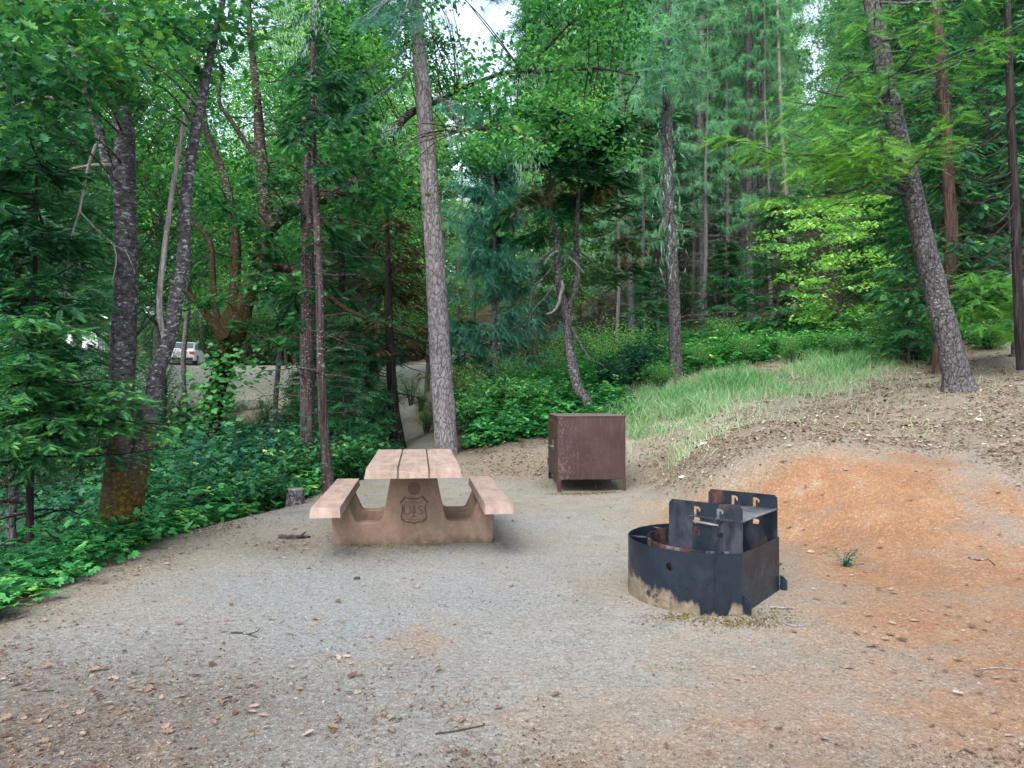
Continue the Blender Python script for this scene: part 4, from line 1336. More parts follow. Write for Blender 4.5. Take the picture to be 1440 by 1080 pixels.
def bough(bf, bw, p0, p1, sag, kind, n_tw, tw_len, sp_len, t0=.5, r0=.02, per=4, hang=.25, tm=None, dt=.15):
    """conifer bough: stem, side twigs in a flat fan, sprays along each twig"""
    p0, p1 = np.asarray(p0, float), np.asarray(p1, float)
    L = np.linalg.norm(p1 - p0)
    s = np.linspace(0, 1, 9)
    st = p0 + (p1 - p0) * s[:, None]
    st[:, 2] += sag * 4 * s * (1 - s) * -1 + RNG.normal(0, .02 * L / 3, 9) * s
    tube(bw, st, r0 * (1 - .85 * s) + .003, 5)
    ax = nrm(p1 - p0)
    sd = nrm(np.cross(ax, [0, 0, 1.]))
    tt = np.concatenate([RNG.uniform(.12, 1, n_tw - 1), [1.0]])
    base = np.stack([np.interp(tt, s, st[:, i]) for i in range(3)], -1)
    sg = np.where(np.arange(n_tw) % 2, 1, -1)
    ang = RNG.uniform(.45, 1.15, n_tw)
    ang[-1] = 0.05
    dirs = ax * np.cos(ang)[:, None] + sd * (sg * np.sin(ang))[:, None]
    dirs[:, 2] += RNG.normal(-hang, .18, n_tw)
    dirs = nrm(dirs)
    l = tw_len * (1.15 - .75 * tt) * RNG.uniform(.55, 1.15, n_tw)
    pos, fw, tn = [], [], []
    for k in range(per):
        q = (k + .15 + RNG.random(n_tw) * .7) / per
        pp = base + dirs * (l * q)[:, None]
        pp[:, 2] -= hang * .35 * l * q * q
        for sgn in (-1, 1):
            side = np.cross(dirs, [0, 0, 1.])
            fd = nrm(dirs + side * (sgn * RNG.uniform(.25, .95, n_tw))[:, None] + RNG.normal(0, .14, (n_tw, 3)))
            pos.append(pp)
            fw.append(fd)
            tn.append(t0 + .22 * (q - .5) + RNG.normal(0, dt, n_tw))
    pos, fw, tn = np.concatenate(pos), np.concatenate(fw), np.concatenate(tn)
    n = len(pos)
    up = np.stack([RNG.normal(0, .35, n), RNG.normal(0, .35, n), np.ones(n)], -1)
    scatter(bf, tm or kind, pos, fw, up, sp_len * RNG.uniform(.7, 1.3, n), np.clip(tn, 0, .91))
    # twig stems as slender blades
    e = base + dirs * l[:, None]
    w = np.cross(dirs, [0, 0, 1.]) * .004
    V = np.stack([base + w, base - w, e], 1)
    bw.add(V.reshape(-1, 3), np.arange(3 * n_tw).reshape(-1, 3), .5)

def dead_branches(bw, x, y, zs, lens, r=.012, az=None, droop=.25, sub=3):
    for z, l in zip(zs, lens):
        a = RNG.uniform(0, 2 * np.pi) if az is None else RNG.normal(az, .5)
        d = np.array([math.cos(a), math.sin(a), RNG.uniform(-.1, .35)])
        s = np.linspace(0, 1, 6)
        cx, cy = (x(z), y(z)) if callable(x) else (x, y)
        st = np.array([cx, cy, z]) + d * l * s[:, None]
        st[:, 2] -= droop * l * s ** 2
        st += RNG.normal(0, .03 * l, (6, 3)) * s[:, None]
        tube(bw, st, r * (1 - .85 * s) + .0015, 5)
        for j in range(sub):
            t = RNG.uniform(.3, .95)
            b0 = np.array([np.interp(t, s, st[:, i]) for i in range(3)])
            d2 = nrm(d + RNG.normal(0, .7, 3)) * l * RNG.uniform(.15, .4)
            q = np.array([b0, b0 + d2 * .5 + RNG.normal(0, .02, 3), b0 + d2 - np.array([0, 0, .1 * l])])
            tube(bw, q, [r * .4, r * .3, .001], 4)

def conifer(h, crown0, rad, kind, nbr, seed, sp=.3, n_tw=12, per=2, trunk_r=.15, t0=.45, bare=12, lean=(0, 0), tm=None, hang=.3, k=10, topz=None, power=.8):
    bf, bw = Buf(), Buf()
    zz = np.linspace(-.3, h, 26)
    px = lean[0] * (zz / h) + .06 * np.sin(zz * .7 + seed)
    py = lean[1] * (zz / h) + .06 * np.cos(zz * .6 + seed)
    rr = trunk_r * np.clip(1 - zz / h, .02, 1) ** .8 + .006
    rr[0] *= 1.35
    tube(bw, np.stack([px, py, zz], -1), rr, k, .5, .1, seed)
    for i in range(nbr):
        u = (i + RNG.random()) / nbr
        z = crown0 + (h - crown0) * u
        l = rad * (1 - ((z - crown0) / (h - crown0))) ** power * RNG.uniform(.6, 1.15) + .25
        a = i * 2.399 + RNG.normal(0, .35)
        p0 = np.array([np.interp(z, zz, px), np.interp(z, zz, py), z])
        slope = RNG.normal(.0, .16) + .28 * (u - .4)
        p1 = p0 + l * np.array([math.cos(a), math.sin(a), slope])
        bough(bf, bw, p0, p1, l * RNG.uniform(.0, .12), kind, n_tw, .48 * l + .12, sp, t0 + RNG.normal(0, .08), .012 + .012 * l / max(rad, .1), per, hang, tm)
    if bare:
        zs = RNG.uniform(.12 * h, max(crown0 * 1.15, .2 * h), bare)
        dead_branches(bw, lambda z: np.interp(z, zz, px), lambda z: np.interp(z, zz, py), zs, RNG.uniform(.4, 1.0, bare) * rad * .75, .014)
    return bf, bw

def broadleaf(h, rad, n_clump, leaves, size, seed, trunk_r=.1, z_lo=.2, t0=.5, tm='leaf', flat=.5, clump=.55, lean=(0, 0)):
    bf, bw = Buf(), Buf()
    zz = np.linspace(-.3, h * .92, 18)
    px = lean[0] * zz / h + .10 * np.sin(zz * .9 + seed)
    py = lean[1] * zz / h + .10 * np.cos(zz * .8 + seed)
    tube(bw, np.stack([px, py, zz], -1), trunk_r * np.clip(1 - zz / h, .05, 1) ** .8 + .006, 9, .5, .1, seed)
    for i in range(n_clump):
        u = z_lo + (1 - z_lo) * (i + RNG.random()) / n_clump
        prof = math.sin(math.pi * min(1, max(.06, (u - z_lo * .6) / (1.05 - z_lo * .6)))) ** .6
        a = i * 2.399 + RNG.normal(0, .4)
        rr = rad * prof * RNG.uniform(.25, 1.05)
        c = np.array([np.interp(u * h, zz, px) + rr * math.cos(a), np.interp(u * h, zz, py) + rr * math.sin(a), u * h])
        zb = max(.1, u * h - rr * RNG.uniform(.4, .9))
        p0 = np.array([np.interp(zb, zz, px), np.interp(zb, zz, py), zb])
        mid = (p0 + c) / 2 + np.array([0, 0, .12 * rr])
        tube(bw, [p0, mid, c], [trunk_r * .25 + .004, trunk_r * .14 + .003, .003], 5)
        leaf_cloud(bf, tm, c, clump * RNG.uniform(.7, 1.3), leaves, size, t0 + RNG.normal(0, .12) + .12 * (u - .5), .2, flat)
    return bf, bw

def plant_tree(name, label, cat, loc, bufs, leafm, barkm, group=None, rz=0, scale=1.0, crown_name='crown', origin=(0, 0, 0)):
    root = thing(name, label, cat, loc, group, rz)
    root.scale = (scale,) * 3
    part('trunk', bufs[1].mesh('trunk', True, origin), M[barkm], root)
    if bufs[0].v: part(crown_name, bufs[0].mesh(crown_name, False, origin), M[leafm], root)
    return root

def connect(bw, pts, c, r=.012):
    """thin curved branch from the nearest surveyed limb point to a clump"""
    c = np.asarray(c, float)
    i = np.argmin(((pts - c) ** 2).sum(1))
    p0 = pts[i]
    d = np.linalg.norm(c - p0)
    mid = (p0 + c) / 2 + np.array([0, 0, .10 * d]) + RNG.normal(0, .04 * d, 3)
    tube(bw, curve([[*p0, r], [*mid, r * .6], [*c, .003]], .15)[:, :3], np.linspace(r, .003, len(curve([[*p0, r], [*mid, r * .6], [*c, .003]], .15))), 5)

def lichen_tufts(b, pts, n, size, spread=.08):
    idx = RNG.integers(0, len(pts), n)
    p = pts[idx] + RNG.normal(0, spread, (n, 3)) * np.array([1, 1, .5])
    f = np.stack([RNG.normal(0, .25, n), RNG.normal(0, .25, n), -np.ones(n)], -1)
    scatter(b, 'strand', p, f, RNG.normal(0, 1, (n, 3)), RNG.uniform(.5, 1.3, n) * size, RNG.beta(2, 2, n))

# ---- the surveyed trees near the clearing
def tree_big_oak():
    d = 6.6
    base = P(165, 785, d)
    bw, bf = Buf(), Buf()
    allp = []
    allp.append(limb(bw, [(163, 815, 96), (164, 775, 74), (168, 735, 62), (171, 690, 56), (173, 650, 50), (169, 610, 40), (169, 583, 38), (173, 485, 37), (177, 400, 35), (177, 330, 33), (175, 272, 32), (174, 233, 33), (175, 187, 29), (166, 136, 28), (155, 70, 25), (148, 0, 22), (140, -90, 18), (150, -200, 12)], d, 40, .10, 1, .05, .25))
    allp.append(limb(bw, [(182, 705, 44), (192, 660, 36), (204, 620, 27), (221, 528, 23), (241, 464, 22), (249, 400, 22), (256, 389, 21), (262, 272, 18), (273, 194, 16), (288, 117, 13), (300, 60, 10), (318, -20, 7)], d, 26, .08, 2, .05))
    allp.append(limb(bw, [(170, 262, 20), (152, 233, 16), (136, 171, 14), (117, 117, 12), (105, 78, 10), (62, 20, 8), (30, -40, 5)], d, 14, .1, 3))
    allp.append(limb(bw, [(138, 180, 10), (128, 167, 9), (97, 148, 8), (62, 136, 6), (20, 150, 4, 6.3)], d, 10, .1, 4))
    root = thing('oak_tree', 'large two stemmed grey tree with white lichen and a mossy brown base', 'tree', tuple(base))
    b2 = Buf()
    limb(b2, [(236, 505, 8, 6.6), (228, 462, 9, 6.55), (224, 420, 9), (238, 300, 8), (255, 190, 7), (268, 132, 4)], d - .1, 10, .1, 5)
    part('dead_stem', b2.mesh('dead_stem', True, base), M['dead_wood'], root, 'bare pale grey dead stem leaning between the two living stems')
    b3 = Buf()
    limb(b3, [(158, 233, 7), (135, 232, 6), (110, 236, 5), (45, 251, 3)], d - .1, 8, .1, 6)
    limb(b3, [(141, 190, 5, 6.4), (128, 222, 5, 6.35), (118, 262, 5, 6.3), (112, 297, 4, 6.3), (100, 335, 3, 6.2), (95, 375, 2.5, 6.2), (88, 440, 2, 6.2)], d, 8, .1, 7)
    limb(b3, [(112, 297, 3, 6.3), (135, 322, 2.5, 6.25), (160, 345, 2.2, 6.2), (163, 372, 2, 6.2), (156, 400, 1.5, 6.2)], d, 6, .1, 8)
    limb(b3, [(160, 345, 2, 6.2), (178, 355, 1.6, 6.15), (190, 385, 1.2, 6.15)], d, 6, .1, 9)
    limb(b3, [(100, 350, 2, 6.2), (112, 372, 1.5, 6.2), (116, 395, 1, 6.2)], d, 6, .1, 9)
    part('dead_branch', b3.mesh('dead_branch', True, base), M['dead_wood'], root, 'bare pale branch hanging down on the left')
    A = np.concatenate(allp)
    tw = bw
    for px, py, dd, r, n, t in [(20, 15, 5.4, .40, 90, .6), (75, 30, 5.6, .40, 90, .55), (130, 20, 5.9, .4, 90, .6), (165, 110, 5.7, .26, 55, .7), (195, 75, 5.8, .3, 60, .55), (150, 75, 5.6, .28, 60, .65), (40, 105, 5.2, .35, 80, .42), (95, 90, 5.5, .3, 60, .4),
                             (25, 70, 5.1, .3, 70, .5), (60, 165, 5.4, .3, 60, .4), (110, 130, 5.6, .25, 50, .45), (180, 135, 5.9, .2, 40, .6), (215, 40, 6.2, .35, 70, .5), (250, 20, 6.4, .35, 70, .5), (290, 60, 6.6, .35, 70, .45), (270, 95, 6.5, .2, 30, .6), (10, 190, 5.2, .3, 60, .35), (330, 30, 6.6, .35, 70, .5), (20, -40, 5.6, .6, 120, .5), (160, -50, 6, .7, 140, .5), (300, -60, 6.5, .7, 140, .5)]:
        c = P(px, py, dd)
        connect(tw, A, c, .012)
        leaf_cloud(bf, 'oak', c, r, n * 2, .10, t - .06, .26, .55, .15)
    part('trunk', bw.mesh('trunk', True, base), M['oak_bark'], root)
    part('crown', bf.mesh('crown', False, base), M['oak_leaf'], root)

def tree_mossy():
    d = 13.0
    base = P(292, 690, d)
    bw, bf, lich = Buf(), Buf(), Buf()
    tw = bw
    A = []
    A.append(limb(bw, [(283, 720, 40), (290, 640, 34), (300, 570, 28), (305, 547, 27), (313, 518, 28), (321, 489, 31), (328, 460, 42), (345, 420, 30), (362, 385, 25), (369, 360, 23), (374, 317, 23), (371, 270, 21), (369, 242, 20), (365, 192, 16), (360, 120, 12), (352, 50, 9), (348, -40, 6)], d, 26, .16, 1, .08))
    A.append(limb(bw, [(322, 470, 24), (329, 420, 17), (332, 358, 15), (328, 317, 14), (321, 275, 13), (313, 242, 12), (298, 205, 11), (288, 175, 9), (283, 130, 7), (276, 60, 5)], d - .1, 16, .14, 2, .08))
    A.append(limb(bw, [(318, 478, 20), (300, 455, 14), (280, 430, 10), (258, 405, 8), (240, 385, 5)], d - .2, 14, .14, 3))
    A.append(limb(bw, [(312, 470, 12), (302, 428, 10), (299, 380, 9), (296, 344, 9), (284, 325, 7), (271, 311, 6), (248, 265, 4)], d + .3, 12, .14, 4))
    A.append(limb(bw, [(370, 330, 22), (388, 309, 23), (405, 298, 22), (427, 284, 21), (445, 279, 20), (460, 277, 19), (484, 266, 18), (504, 255, 17), (518, 232, 16), (529, 211, 16), (552, 184, 13, 13.2), (579, 158, 11, 13.5), (620, 140, 7, 13.9), (665, 118, 6, 13.6), (713, 102, 6, 12.8), (760, 100, 6, 11.6), (842, 97, 4, 11.4), (900, 108, 2, 11.2)], 12.8, 18, .16, 5, .08))
    A.append(limb(bw, [(735, 101, 5), (748, 88, 5), (775, 60, 5), (803, 31, 4.5), (835, 8, 4), (880, -40, 3)], 11.7, 10, .1, 6))
    A.append(limb(bw, [(800, 36, 4), (812, 5, 3), (815, -40, 2)], 11.6, 8, .1, 6))
    A.append(limb(bw, [(620, 140, 5, 12.2), (640, 165, 5, 11.8), (651, 183, 5, 11.6), (690, 180, 5, 11.5), (728, 186, 4, 11.5), (748, 215, 2, 11.4)], 12, 8, .1, 7))
    A.append(limb(bw, [(366, 376, 14), (400, 378, 12), (425, 388, 11), (455, 412, 10), (490, 437, 7), (515, 448, 4)], d - .4, 12, .16, 8))
    A.append(limb(bw, [(366, 235, 9), (352, 210, 8), (338, 190, 8), (322, 165, 7), (309, 145, 6), (310, 105, 4), (306, 60, 3)], d + .2, 10, .1, 9))
    A = np.concatenate(A)
    root = thing('oak_tree', 'big forked tree with moss covered limbs and ivy on its trunk at the left', 'tree', tuple(base))
    def cl(L, size, tm='oak', k=1.0):
        for px, py, dd, r, n, t in L:
            if 565 < px + r * 20 and px - r * 20 < 640 and 40 < py: dd = max(dd, 14.0)
            c = P(px, py, dd)
            connect(tw, A, c, .014)
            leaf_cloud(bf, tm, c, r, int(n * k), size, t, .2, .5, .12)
    near = [(RNG.uniform(235, 420), RNG.uniform(250, 480), RNG.uniform(11.2, 12.3), .22, 26, .25) for _ in range(26)] + [(485, 225, 10.6, .5, 90, .35), (505, 200, 10.8, .4, 80, .4), (530, 235, 10.6, .45, 80, .38), (560, 250, 10.6, .5, 90, .35), (580, 280, 10.6, .45, 80, .33), (545, 275, 10.7, .4, 70, .4), (470, 205, 11, .4, 70, .4), (500, 290, 10.8, .3, 50, .35), (520, 270, 10.5, .4, 70, .3), (555, 215, 11, .35, 60, .45), (430, 335, 11.5, .25, 30, .4), (415, 345, 11.6, .2, 25, .4), (385, 400, 11.5, .4, 60, .35), (350, 410, 11.5, .35, 50, .35), (430, 410, 11.8, .3, 40, .3)]
    cl(near, .15)
    up = []
    for i in range(95):
        px, py = RNG.uniform(600, 900), RNG.uniform(-70, 235)
        if 640 < px < 722 and py < 80: continue
        up.append((px, py, RNG.uniform(10.6, 13.5), RNG.uniform(.35, .6), 60, RNG.uniform(.38, .72)))
    for i in range(60):
        px, py = RNG.uniform(215, 470), RNG.uniform(-60, 330)
        if 300 < px < 365 and 90 < py < 175: continue
        up.append((px, py, RNG.uniform(12.5, 15), RNG.uniform(.4, .7), 60, RNG.uniform(.35, .7)))
    for i in range(26):
        up.append((RNG.uniform(470, 610), RNG.uniform(-50, 110), RNG.uniform(12, 14), RNG.uniform(.4, .7), 60, RNG.uniform(.4, .75)))
    cl(up, .10, 'leaf', 2.2)
    part('trunk', bw.mesh('trunk', True, base), M['mossy_bark'], root)
    part('crown', bf.mesh('crown', False, base), M['lit_tint_leaf'], root)
    iv = Buf()
    tr = limb(Buf(), [(290, 640, 34), (300, 570, 28), (305, 547, 27), (313, 518, 28), (321, 489, 31)], d, 8)
    n = 620
    c = tr[RNG.integers(0, len(tr), n)] + np.stack([RNG.normal(.05, .25, n), -np.abs(RNG.normal(.22, .12, n)), RNG.normal(0, .1, n)], -1)
    ff, uu = flat_dirs(n, .5)
    uu[:, 1] -= 1.0
    scatter(iv, 'round_leaf', c, ff, uu, RNG.uniform(.08, .16, n), RNG.beta(2, 2, n))
    c = P(355, 518, 12.6) + RNG.normal(0, 1, (120, 3)) * np.array([.35, .2, .18])
    ff, uu = flat_dirs(120, .5)
    scatter(iv, 'round_leaf', c, ff, uu, RNG.uniform(.08, .15, 120), RNG.beta(2, 2.5, 120))
    part('ivy', iv.mesh('ivy', False, base), M['shrub'], root)
    hang = np.concatenate([np.array([P(px, py, dd)]) + RNG.normal(0, .12, (26, 3)) for px, py, dd in ((395, 20, 10.5), (410, 45, 10.5), (420, 70, 10.6), (385, 50, 10.6), (435, 25, 10.7), (405, 5, 10.5), (545, 182, 11.5), (735, 215, 11.4), (742, 235, 11.4), (640, 190, 11.6), (745, 110, 11.6), (760, 105, 11.6))])
    lichen_tufts(lich, hang, 900, .10, .07)
    lichen_tufts(lich, A, 260, .13, .05)
    part('lichen', lich.mesh('lichen', False, base), M['lichen'], root)

def straight_tree(name, label, rows, d, bark, k=24, rough=.1, seed=1, step=.06, flute=.15, foliage=None, leafm=None, dead=0, cat='tree', crown='crown', dead_len=1.2, dead_z=(.5, 6), lich=0):
    """a surveyed trunk plus explicit boughs: (px0,py0,px1,py1,depth1,sag,kind,...)"""
    bw, bf = Buf(), Buf()
    pts = limb(bw, rows, d, k, rough, seed, step, flute)
    base = P(rows[0][0], rows[0][1], rows[0][3] if len(rows[0]) > 3 else d)
    fx = lambda z: np.interp(z, pts[:, 2], pts[:, 0])
    fy = lambda z: np.interp(z, pts[:, 2], pts[:, 1])
    if dead:
        zs = base[2] + RNG.uniform(dead_z[0], dead_z[1], dead)
        dead_branches(bw, fx, fy, zs, RNG.uniform(.35, 1.1, dead) * dead_len, .012)
    if foliage: foliage(bf, bw, fx, fy, pts)
    root = thing(name, label, cat, tuple(base))
    part('trunk', bw.mesh('trunk', True, base), M[bark], root)
    if bf.v: part(crown, bf.mesh(crown, False, base), M[leafm], root)
    if lich:
        lb = Buf()
        lichen_tufts(lb, pts[len(pts) // 4:], lich, .22, .16)
        part('lichen', lb.mesh('lichen', False, base), M['lichen'], root)
    return root

def boughs_px(L, kind, n_tw, tw, sp, t0=.5, per=4, hang=.25, r0=.02, dt=.15):
    def fn(bf, bw, fx, fy, pts):
        for r in L:
            px, py, dd = r[0], r[1], r[2]
            e = P(px, py, dd)
            z = (r[3] if len(r) > 3 else e[2] + .3)
            p0 = np.array([fx(z), fy(z), z])
            n = np.linalg.norm(e - p0)
            bough(bf, bw, p0, e, .05 * n, kind, int(n_tw * max(1, n / 1.6)), tw, sp, t0 + RNG.normal(0, .06), r0, per, hang, None, dt)
    return fn

def build_named_trees():
    tree_big_oak()
    tree_mossy()
    # central pine
    L = [(RNG.uniform(455, 570), RNG.uniform(-70, 60), RNG.uniform(11.4, 14), P(0, RNG.uniform(-140, 10), 13)[2]) for _ in range(9)] + [(RNG.uniform(730, 800), RNG.uniform(-60, 30), RNG.uniform(12, 14.5), P(0, RNG.uniform(-160, -60), 13)[2]) for _ in range(4)]
    L += [(500, 150, 12.6, 7.4), (480, 110, 12.4, 7.8), (665, 150, 11.5, 7.0)]
    straight_tree('pine_tree', 'tall straight pine with light grey plated bark right behind the picnic table', [(628, 668, 42), (627, 640, 34), (627, 620, 32), (622, 547, 30), (612, 380, 27.5), (609, 330, 27), (605, 272, 26), (599, 175, 23), (590, 78, 20), (584, 0, 17), (577, -120, 14), (570, -260, 9)], 13, 'pine_bark', 48, .10, 3, .05, .12, boughs_px(L, 'tuft', 8, .6, .24, .55, 2, .4, .02), 'pine')
    # leaning fir on the right bank
    low = [(1015, 190, 9.4, 5.1), (1050, 205, 9.6, 5.0), (1090, 175, 9.3, 5.2), (1120, 235, 9.5, 4.9), (1160, 185, 9.2, 5.1), (1180, 215, 9.4, 5.0), (1345, 160, 9.6, 4.9), (1320, 185, 9.6, 4.8), (1075, 275, 9.7, 4.8), (1230, 180, 9.1, 5.1), (1140, 160, 9.4, 5.3)]
    upb = [(1440, 30, 9.4, 6.2), (1400, 60, 9.3, 6.1), (1380, 90, 9.4, 5.8), (1300, 45, 9.1, 6.2), (1185, 90, 9.3, 6.2), (1125, 118, 9.6, 6.0), (1090, 135, 9.8, 5.9), (1200, 130, 9.3, 5.8), (1250, 100, 9.2, 6.0), (1330, 15, 9.2, 6.8), (1200, 30, 9.6, 7.0), (1230, 10, 9.3, 7.2), (1430, -20, 9.4, 7.4)]
    def fol(bf, bw, fx, fy, pts):
        boughs_px(low, 'fir', 26, .55, .16, .70, 4, .35, .022, .2)(bf, bw, fx, fy, pts)
        boughs_px(upb, 'fir', 18, .55, .16, .50, 4, .35, .022, .22)(bf, bw, fx, fy, pts)
        for px, py in ((1060, 300), (1090, 260), (1130, 290), (1180, 300), (1150, 150), (1100, 170), (1330, 120), (1110, 330)):
            e = P(px, py, 10.2)
            p0 = np.array([fx(e[2] + .8), fy(e[2] + .8), e[2] + .8])
            s = np.linspace(0, 1, 7)
            st = p0 + (e - p0) * s[:, None]
            st[:, 2] += .25 * np.sin(s * 3.1)
            tube(bw, st, .014 * (1 - .85 * s) + .002, 5)
            dead_branches(bw, st[4][0], st[4][1], [st[4][2]] * 3, [.5, .6, .4], .006)
    straight_tree('fir_tree', 'thick dark trunk leaning left with bright fir boughs on the bank', [(1351, 566, 74), (1349, 550, 52), (1346, 532, 42), (1341, 510, 38), (1330, 461, 37), (1318, 420, 36), (1308, 380, 36), (1300, 350, 35), (1283, 272, 32), (1264, 194, 29), (1247, 117, 28), (1233, 39, 26), (1226, 0, 25), (1208, -90, 20), (1190, -200, 12)], 11, 'fir_bark', 44, .12, 5, .05, .22, fol, 'fir_new', 10, dead_len=1.0, dead_z=(4, 7))
    # twin cedar trunks
    def ced(L, t0=.4):
        return boughs_px(L, 'cedar', 26, .5, .14, t0, 4, .45, .018, .22)
    straight_tree('cedar_tree', 'thicker, farther reddish brown trunk of the pair left of the table', [(430, 700, 26), (431, 668, 23), (432, 560, 21), (431, 400, 19), (432, 300, 18), (437, 200, 15), (441, 100, 12), (445, 0, 9), (447, -100, 6)], 12, 'cedar_bark', 26, .09, 7, .06, .2,
                  ced([(500, 360, 13.6, 4.6), (410, 180, 13.2, 6.6), (480, 150, 13.2, 6.8), (400, 110, 11, 7.4), (460, 60, 11, 7.8), (430, 20, 11, 8), (500, 430, 13.4, 3.6), (395, 450, 13.4, 3.4), (415, 200, 11.2, 6.6), (470, 120, 11, 7.2), (440, 90, 10.6, 7.6), (445, 150, 10.6, 7.0)]), 'cedar', 26, dead_len=1.3, dead_z=(1.2, 6))
    straight_tree('cedar_tree', 'slim reddish grey trunk, the nearer of the pair left of the table', [(463, 702, 20), (462, 688, 17), (458, 640, 14), (453, 560, 13), (449, 400, 11), (445, 300, 10), (442, 230, 9), (440, 150, 7), (440, 60, 5)], 10, 'cedar_bark', 22, .09, 8, .06, .2, ced([(470, 235, 9.6, 4.7), (412, 180, 9.5, 5.3), (465, 165, 9.5, 5.4), (425, 110, 9.5, 5.9), (475, 100, 9.5, 5.8)], .42), 'cedar', 26, dead_len=.9, dead_z=(1.2, 5))
    # thin dark dead-looking conifer by the path
    def drab(bf, bw, fx, fy, pts):
        for i in range(34):
            z = RNG.uniform(2.0, 5.4)
            a = RNG.uniform(0, 6.28)
            l = RNG.uniform(.6, 1.5) * (1.1 - .5 * (z - 2) / 3.4)
            p0 = np.array([fx(z), fy(z), z])
            bough(bf, bw, p0, p0 + l * np.array([math.cos(a), math.sin(a), -.25]), .1, 'cedar', 9, .5, .20, .35, .010, 2, .5, None, .25)
    straight_tree('cedar_tree', 'thin blackish trunk with drooping rusty twigs beside the dirt path', [(560, 640, 27), (559, 628, 22), (554, 580, 17), (550, 520, 14), (547, 450, 12), (546, 380, 9), (545, 335, 5), (545, 300, 3)], 16, 'dark_bark', 20, .1, 9, .06, .2, drab, 'rusty', 40, dead_len=1.5, dead_z=(1.2, 4.5))
    # young blue green pine
    def blue(bf, bw, fx, fy, pts):
        for i in range(120):
            z = RNG.uniform(2.0, 8.8)
            a = RNG.uniform(0, 6.28)
            l = RNG.uniform(.6, 1.9) * (1.25 - .1 * z)
            p0 = np.array([fx(z), fy(z), z])
            bough(bf, bw, p0, p0 + l * np.array([math.cos(a), math.sin(a), .12]), .1, 'tuft_far', 8, .6, .30, .45, .012, 2, .1)
    straight_tree('pine_tree', 'slender young pine with blue green needles between the big pine and the locker', [(699, 600, 12), (698, 560, 10), (696, 480, 9), (694, 380, 8), (694, 300, 6), (692, 220, 4), (690, 160, 2)], 19.5, 'grey_bark', 14, .08, 10, .1, .1, blue, 'pine', 12, dead_len=1.2)
    # crooked tree behind the locker
    bw, bf, br = Buf(), Buf(), Buf()
    d = 14
    A = [limb(bw, [(846, 602, 22), (833, 577, 17), (822, 560, 15.5), (813, 545, 15), (805, 515, 14), (801, 490, 13), (798, 455, 12.5), (795, 432, 13), (787, 408, 10), (784, 370, 9), (783, 333, 8), (779, 318, 7), (775, 305, 6), (773, 273, 5), (774, 240, 2)], d, 20, .12, 3, .05, .1),
         limb(bw, [(797, 438, 11), (803, 424, 9), (809, 408, 8), (812, 387, 8), (811, 360, 8), (810, 333, 7), (812, 300, 6), (814, 267, 5), (815, 217, 3), (815, 170, 2)], d, 14, .12, 4, .05)]
    for rows in ([(785, 352, 4), (768, 360, 4), (752, 378, 4), (748, 395, 2)], [(784, 365, 3), (765, 390, 3), (750, 405, 3), (745, 440, 2)], [(786, 395, 3), (765, 420, 3), (748, 440, 2), (742, 470, 1)], [(811, 352, 3), (830, 365, 3), (845, 380, 2), (862, 385, 1)], [(775, 286, 4), (755, 285, 3), (735, 272, 2)], [(810, 330, 3), (830, 340, 2), (850, 342, 1)], [(812, 300, 3), (826, 290, 2), (845, 300, 1)], [(803, 460, 4), (820, 490, 3), (832, 505, 2), (850, 515, 1)], [(812, 345, 2), (795, 360, 2), (778, 372, 1)]):
        A.append(limb(bw, rows, d - .1, 7, .1, 5, .05))
    A = np.concatenate(A)
    br = Buf()
    limb(br, [(786, 420, 4), (792, 405, 4), (790, 395, 3)], d - .25, 7, .1, 5, .03)
    limb(br, [(791, 400, 3), (786, 425, 4), (778, 438, 3), (768, 442, 2)], d - .3, 7, .1, 5, .03)
    limb(br, [(786, 352, 3), (775, 358, 3), (765, 372, 2)], d - .3, 7, .1, 5, .03)
    limb(br, [(800, 360, 2.5), (815, 376, 2.5), (822, 385, 1.5)], d - .3, 7, .1, 5, .03)
    base = P(846, 602, d)
    for px, py, dd in [(RNG.uniform(735, 900), RNG.uniform(150, 300), RNG.uniform(13, 15.2)) for _ in range(40)] + [(700, 300, 14), (880, 330, 14), (890, 370, 14.5), (740, 330, 14.4)]:
        c = P(px, py, dd)
        i = np.argmin(((A - c) ** 2).sum(1))
        bough(bf, bw, A[i], c, .08, 'cedar', 16, .55, .24, .42, .012, 3, .4, None, .2)
    root = thing('crooked_tree', 'crooked dark tree with a curved forked trunk rising behind the metal locker', 'tree', tuple(base))
    part('trunk', bw.mesh('trunk', True, base), M['fir_bark'], root)
    part('crown', bf.mesh('crown', False, base), M['cedar'], root)
    part('dead_branch', br.mesh('dead_branch', True, base), M['dead_wood'], root)
    rb = Buf()
    for px, py in ((760, 262), (790, 255), (850, 270), (870, 290), (880, 340), (885, 365), (765, 275), (840, 300), (840, 430), (730, 300)):
        c = P(px, py, 13.4)
        leaf_cloud(rb, 'cedar', c, .28, 26, .20, .6, .3, .7, .3)
    part('dry_foliage', rb.mesh('dry_foliage', False, base), M['rusty'], root)
    # poles on the slope
    def pole(label, rows, d, bark='grey_bark', dead=22, dl=1.6, dz=(1, 9), fol=None, lm=None, lich=0, seed=1):
        return straight_tree('pine_tree', label, rows, d, bark, 18, .08, seed, .1, .1, fol, lm, dead, dead_len=dl, dead_z=dz, lich=lich)
    pole('slender grey trunk in shade between the locker and the lichen hung pine', [(891, 545, 12), (890, 520, 10), (888, 440, 9), (884, 330, 8), (879, 200, 7), (876, 130, 6), (872, 20, 5), (868, -60, 4)], 22, 'grey_bark', 30, 1.8, (1, 10), seed=4)
    thin = [(RNG.uniform(880, 1010), RNG.uniform(-60, 140), RNG.uniform(14.5, 19), P(0, RNG.uniform(-90, 120), 17)[2]) for _ in range(14)]
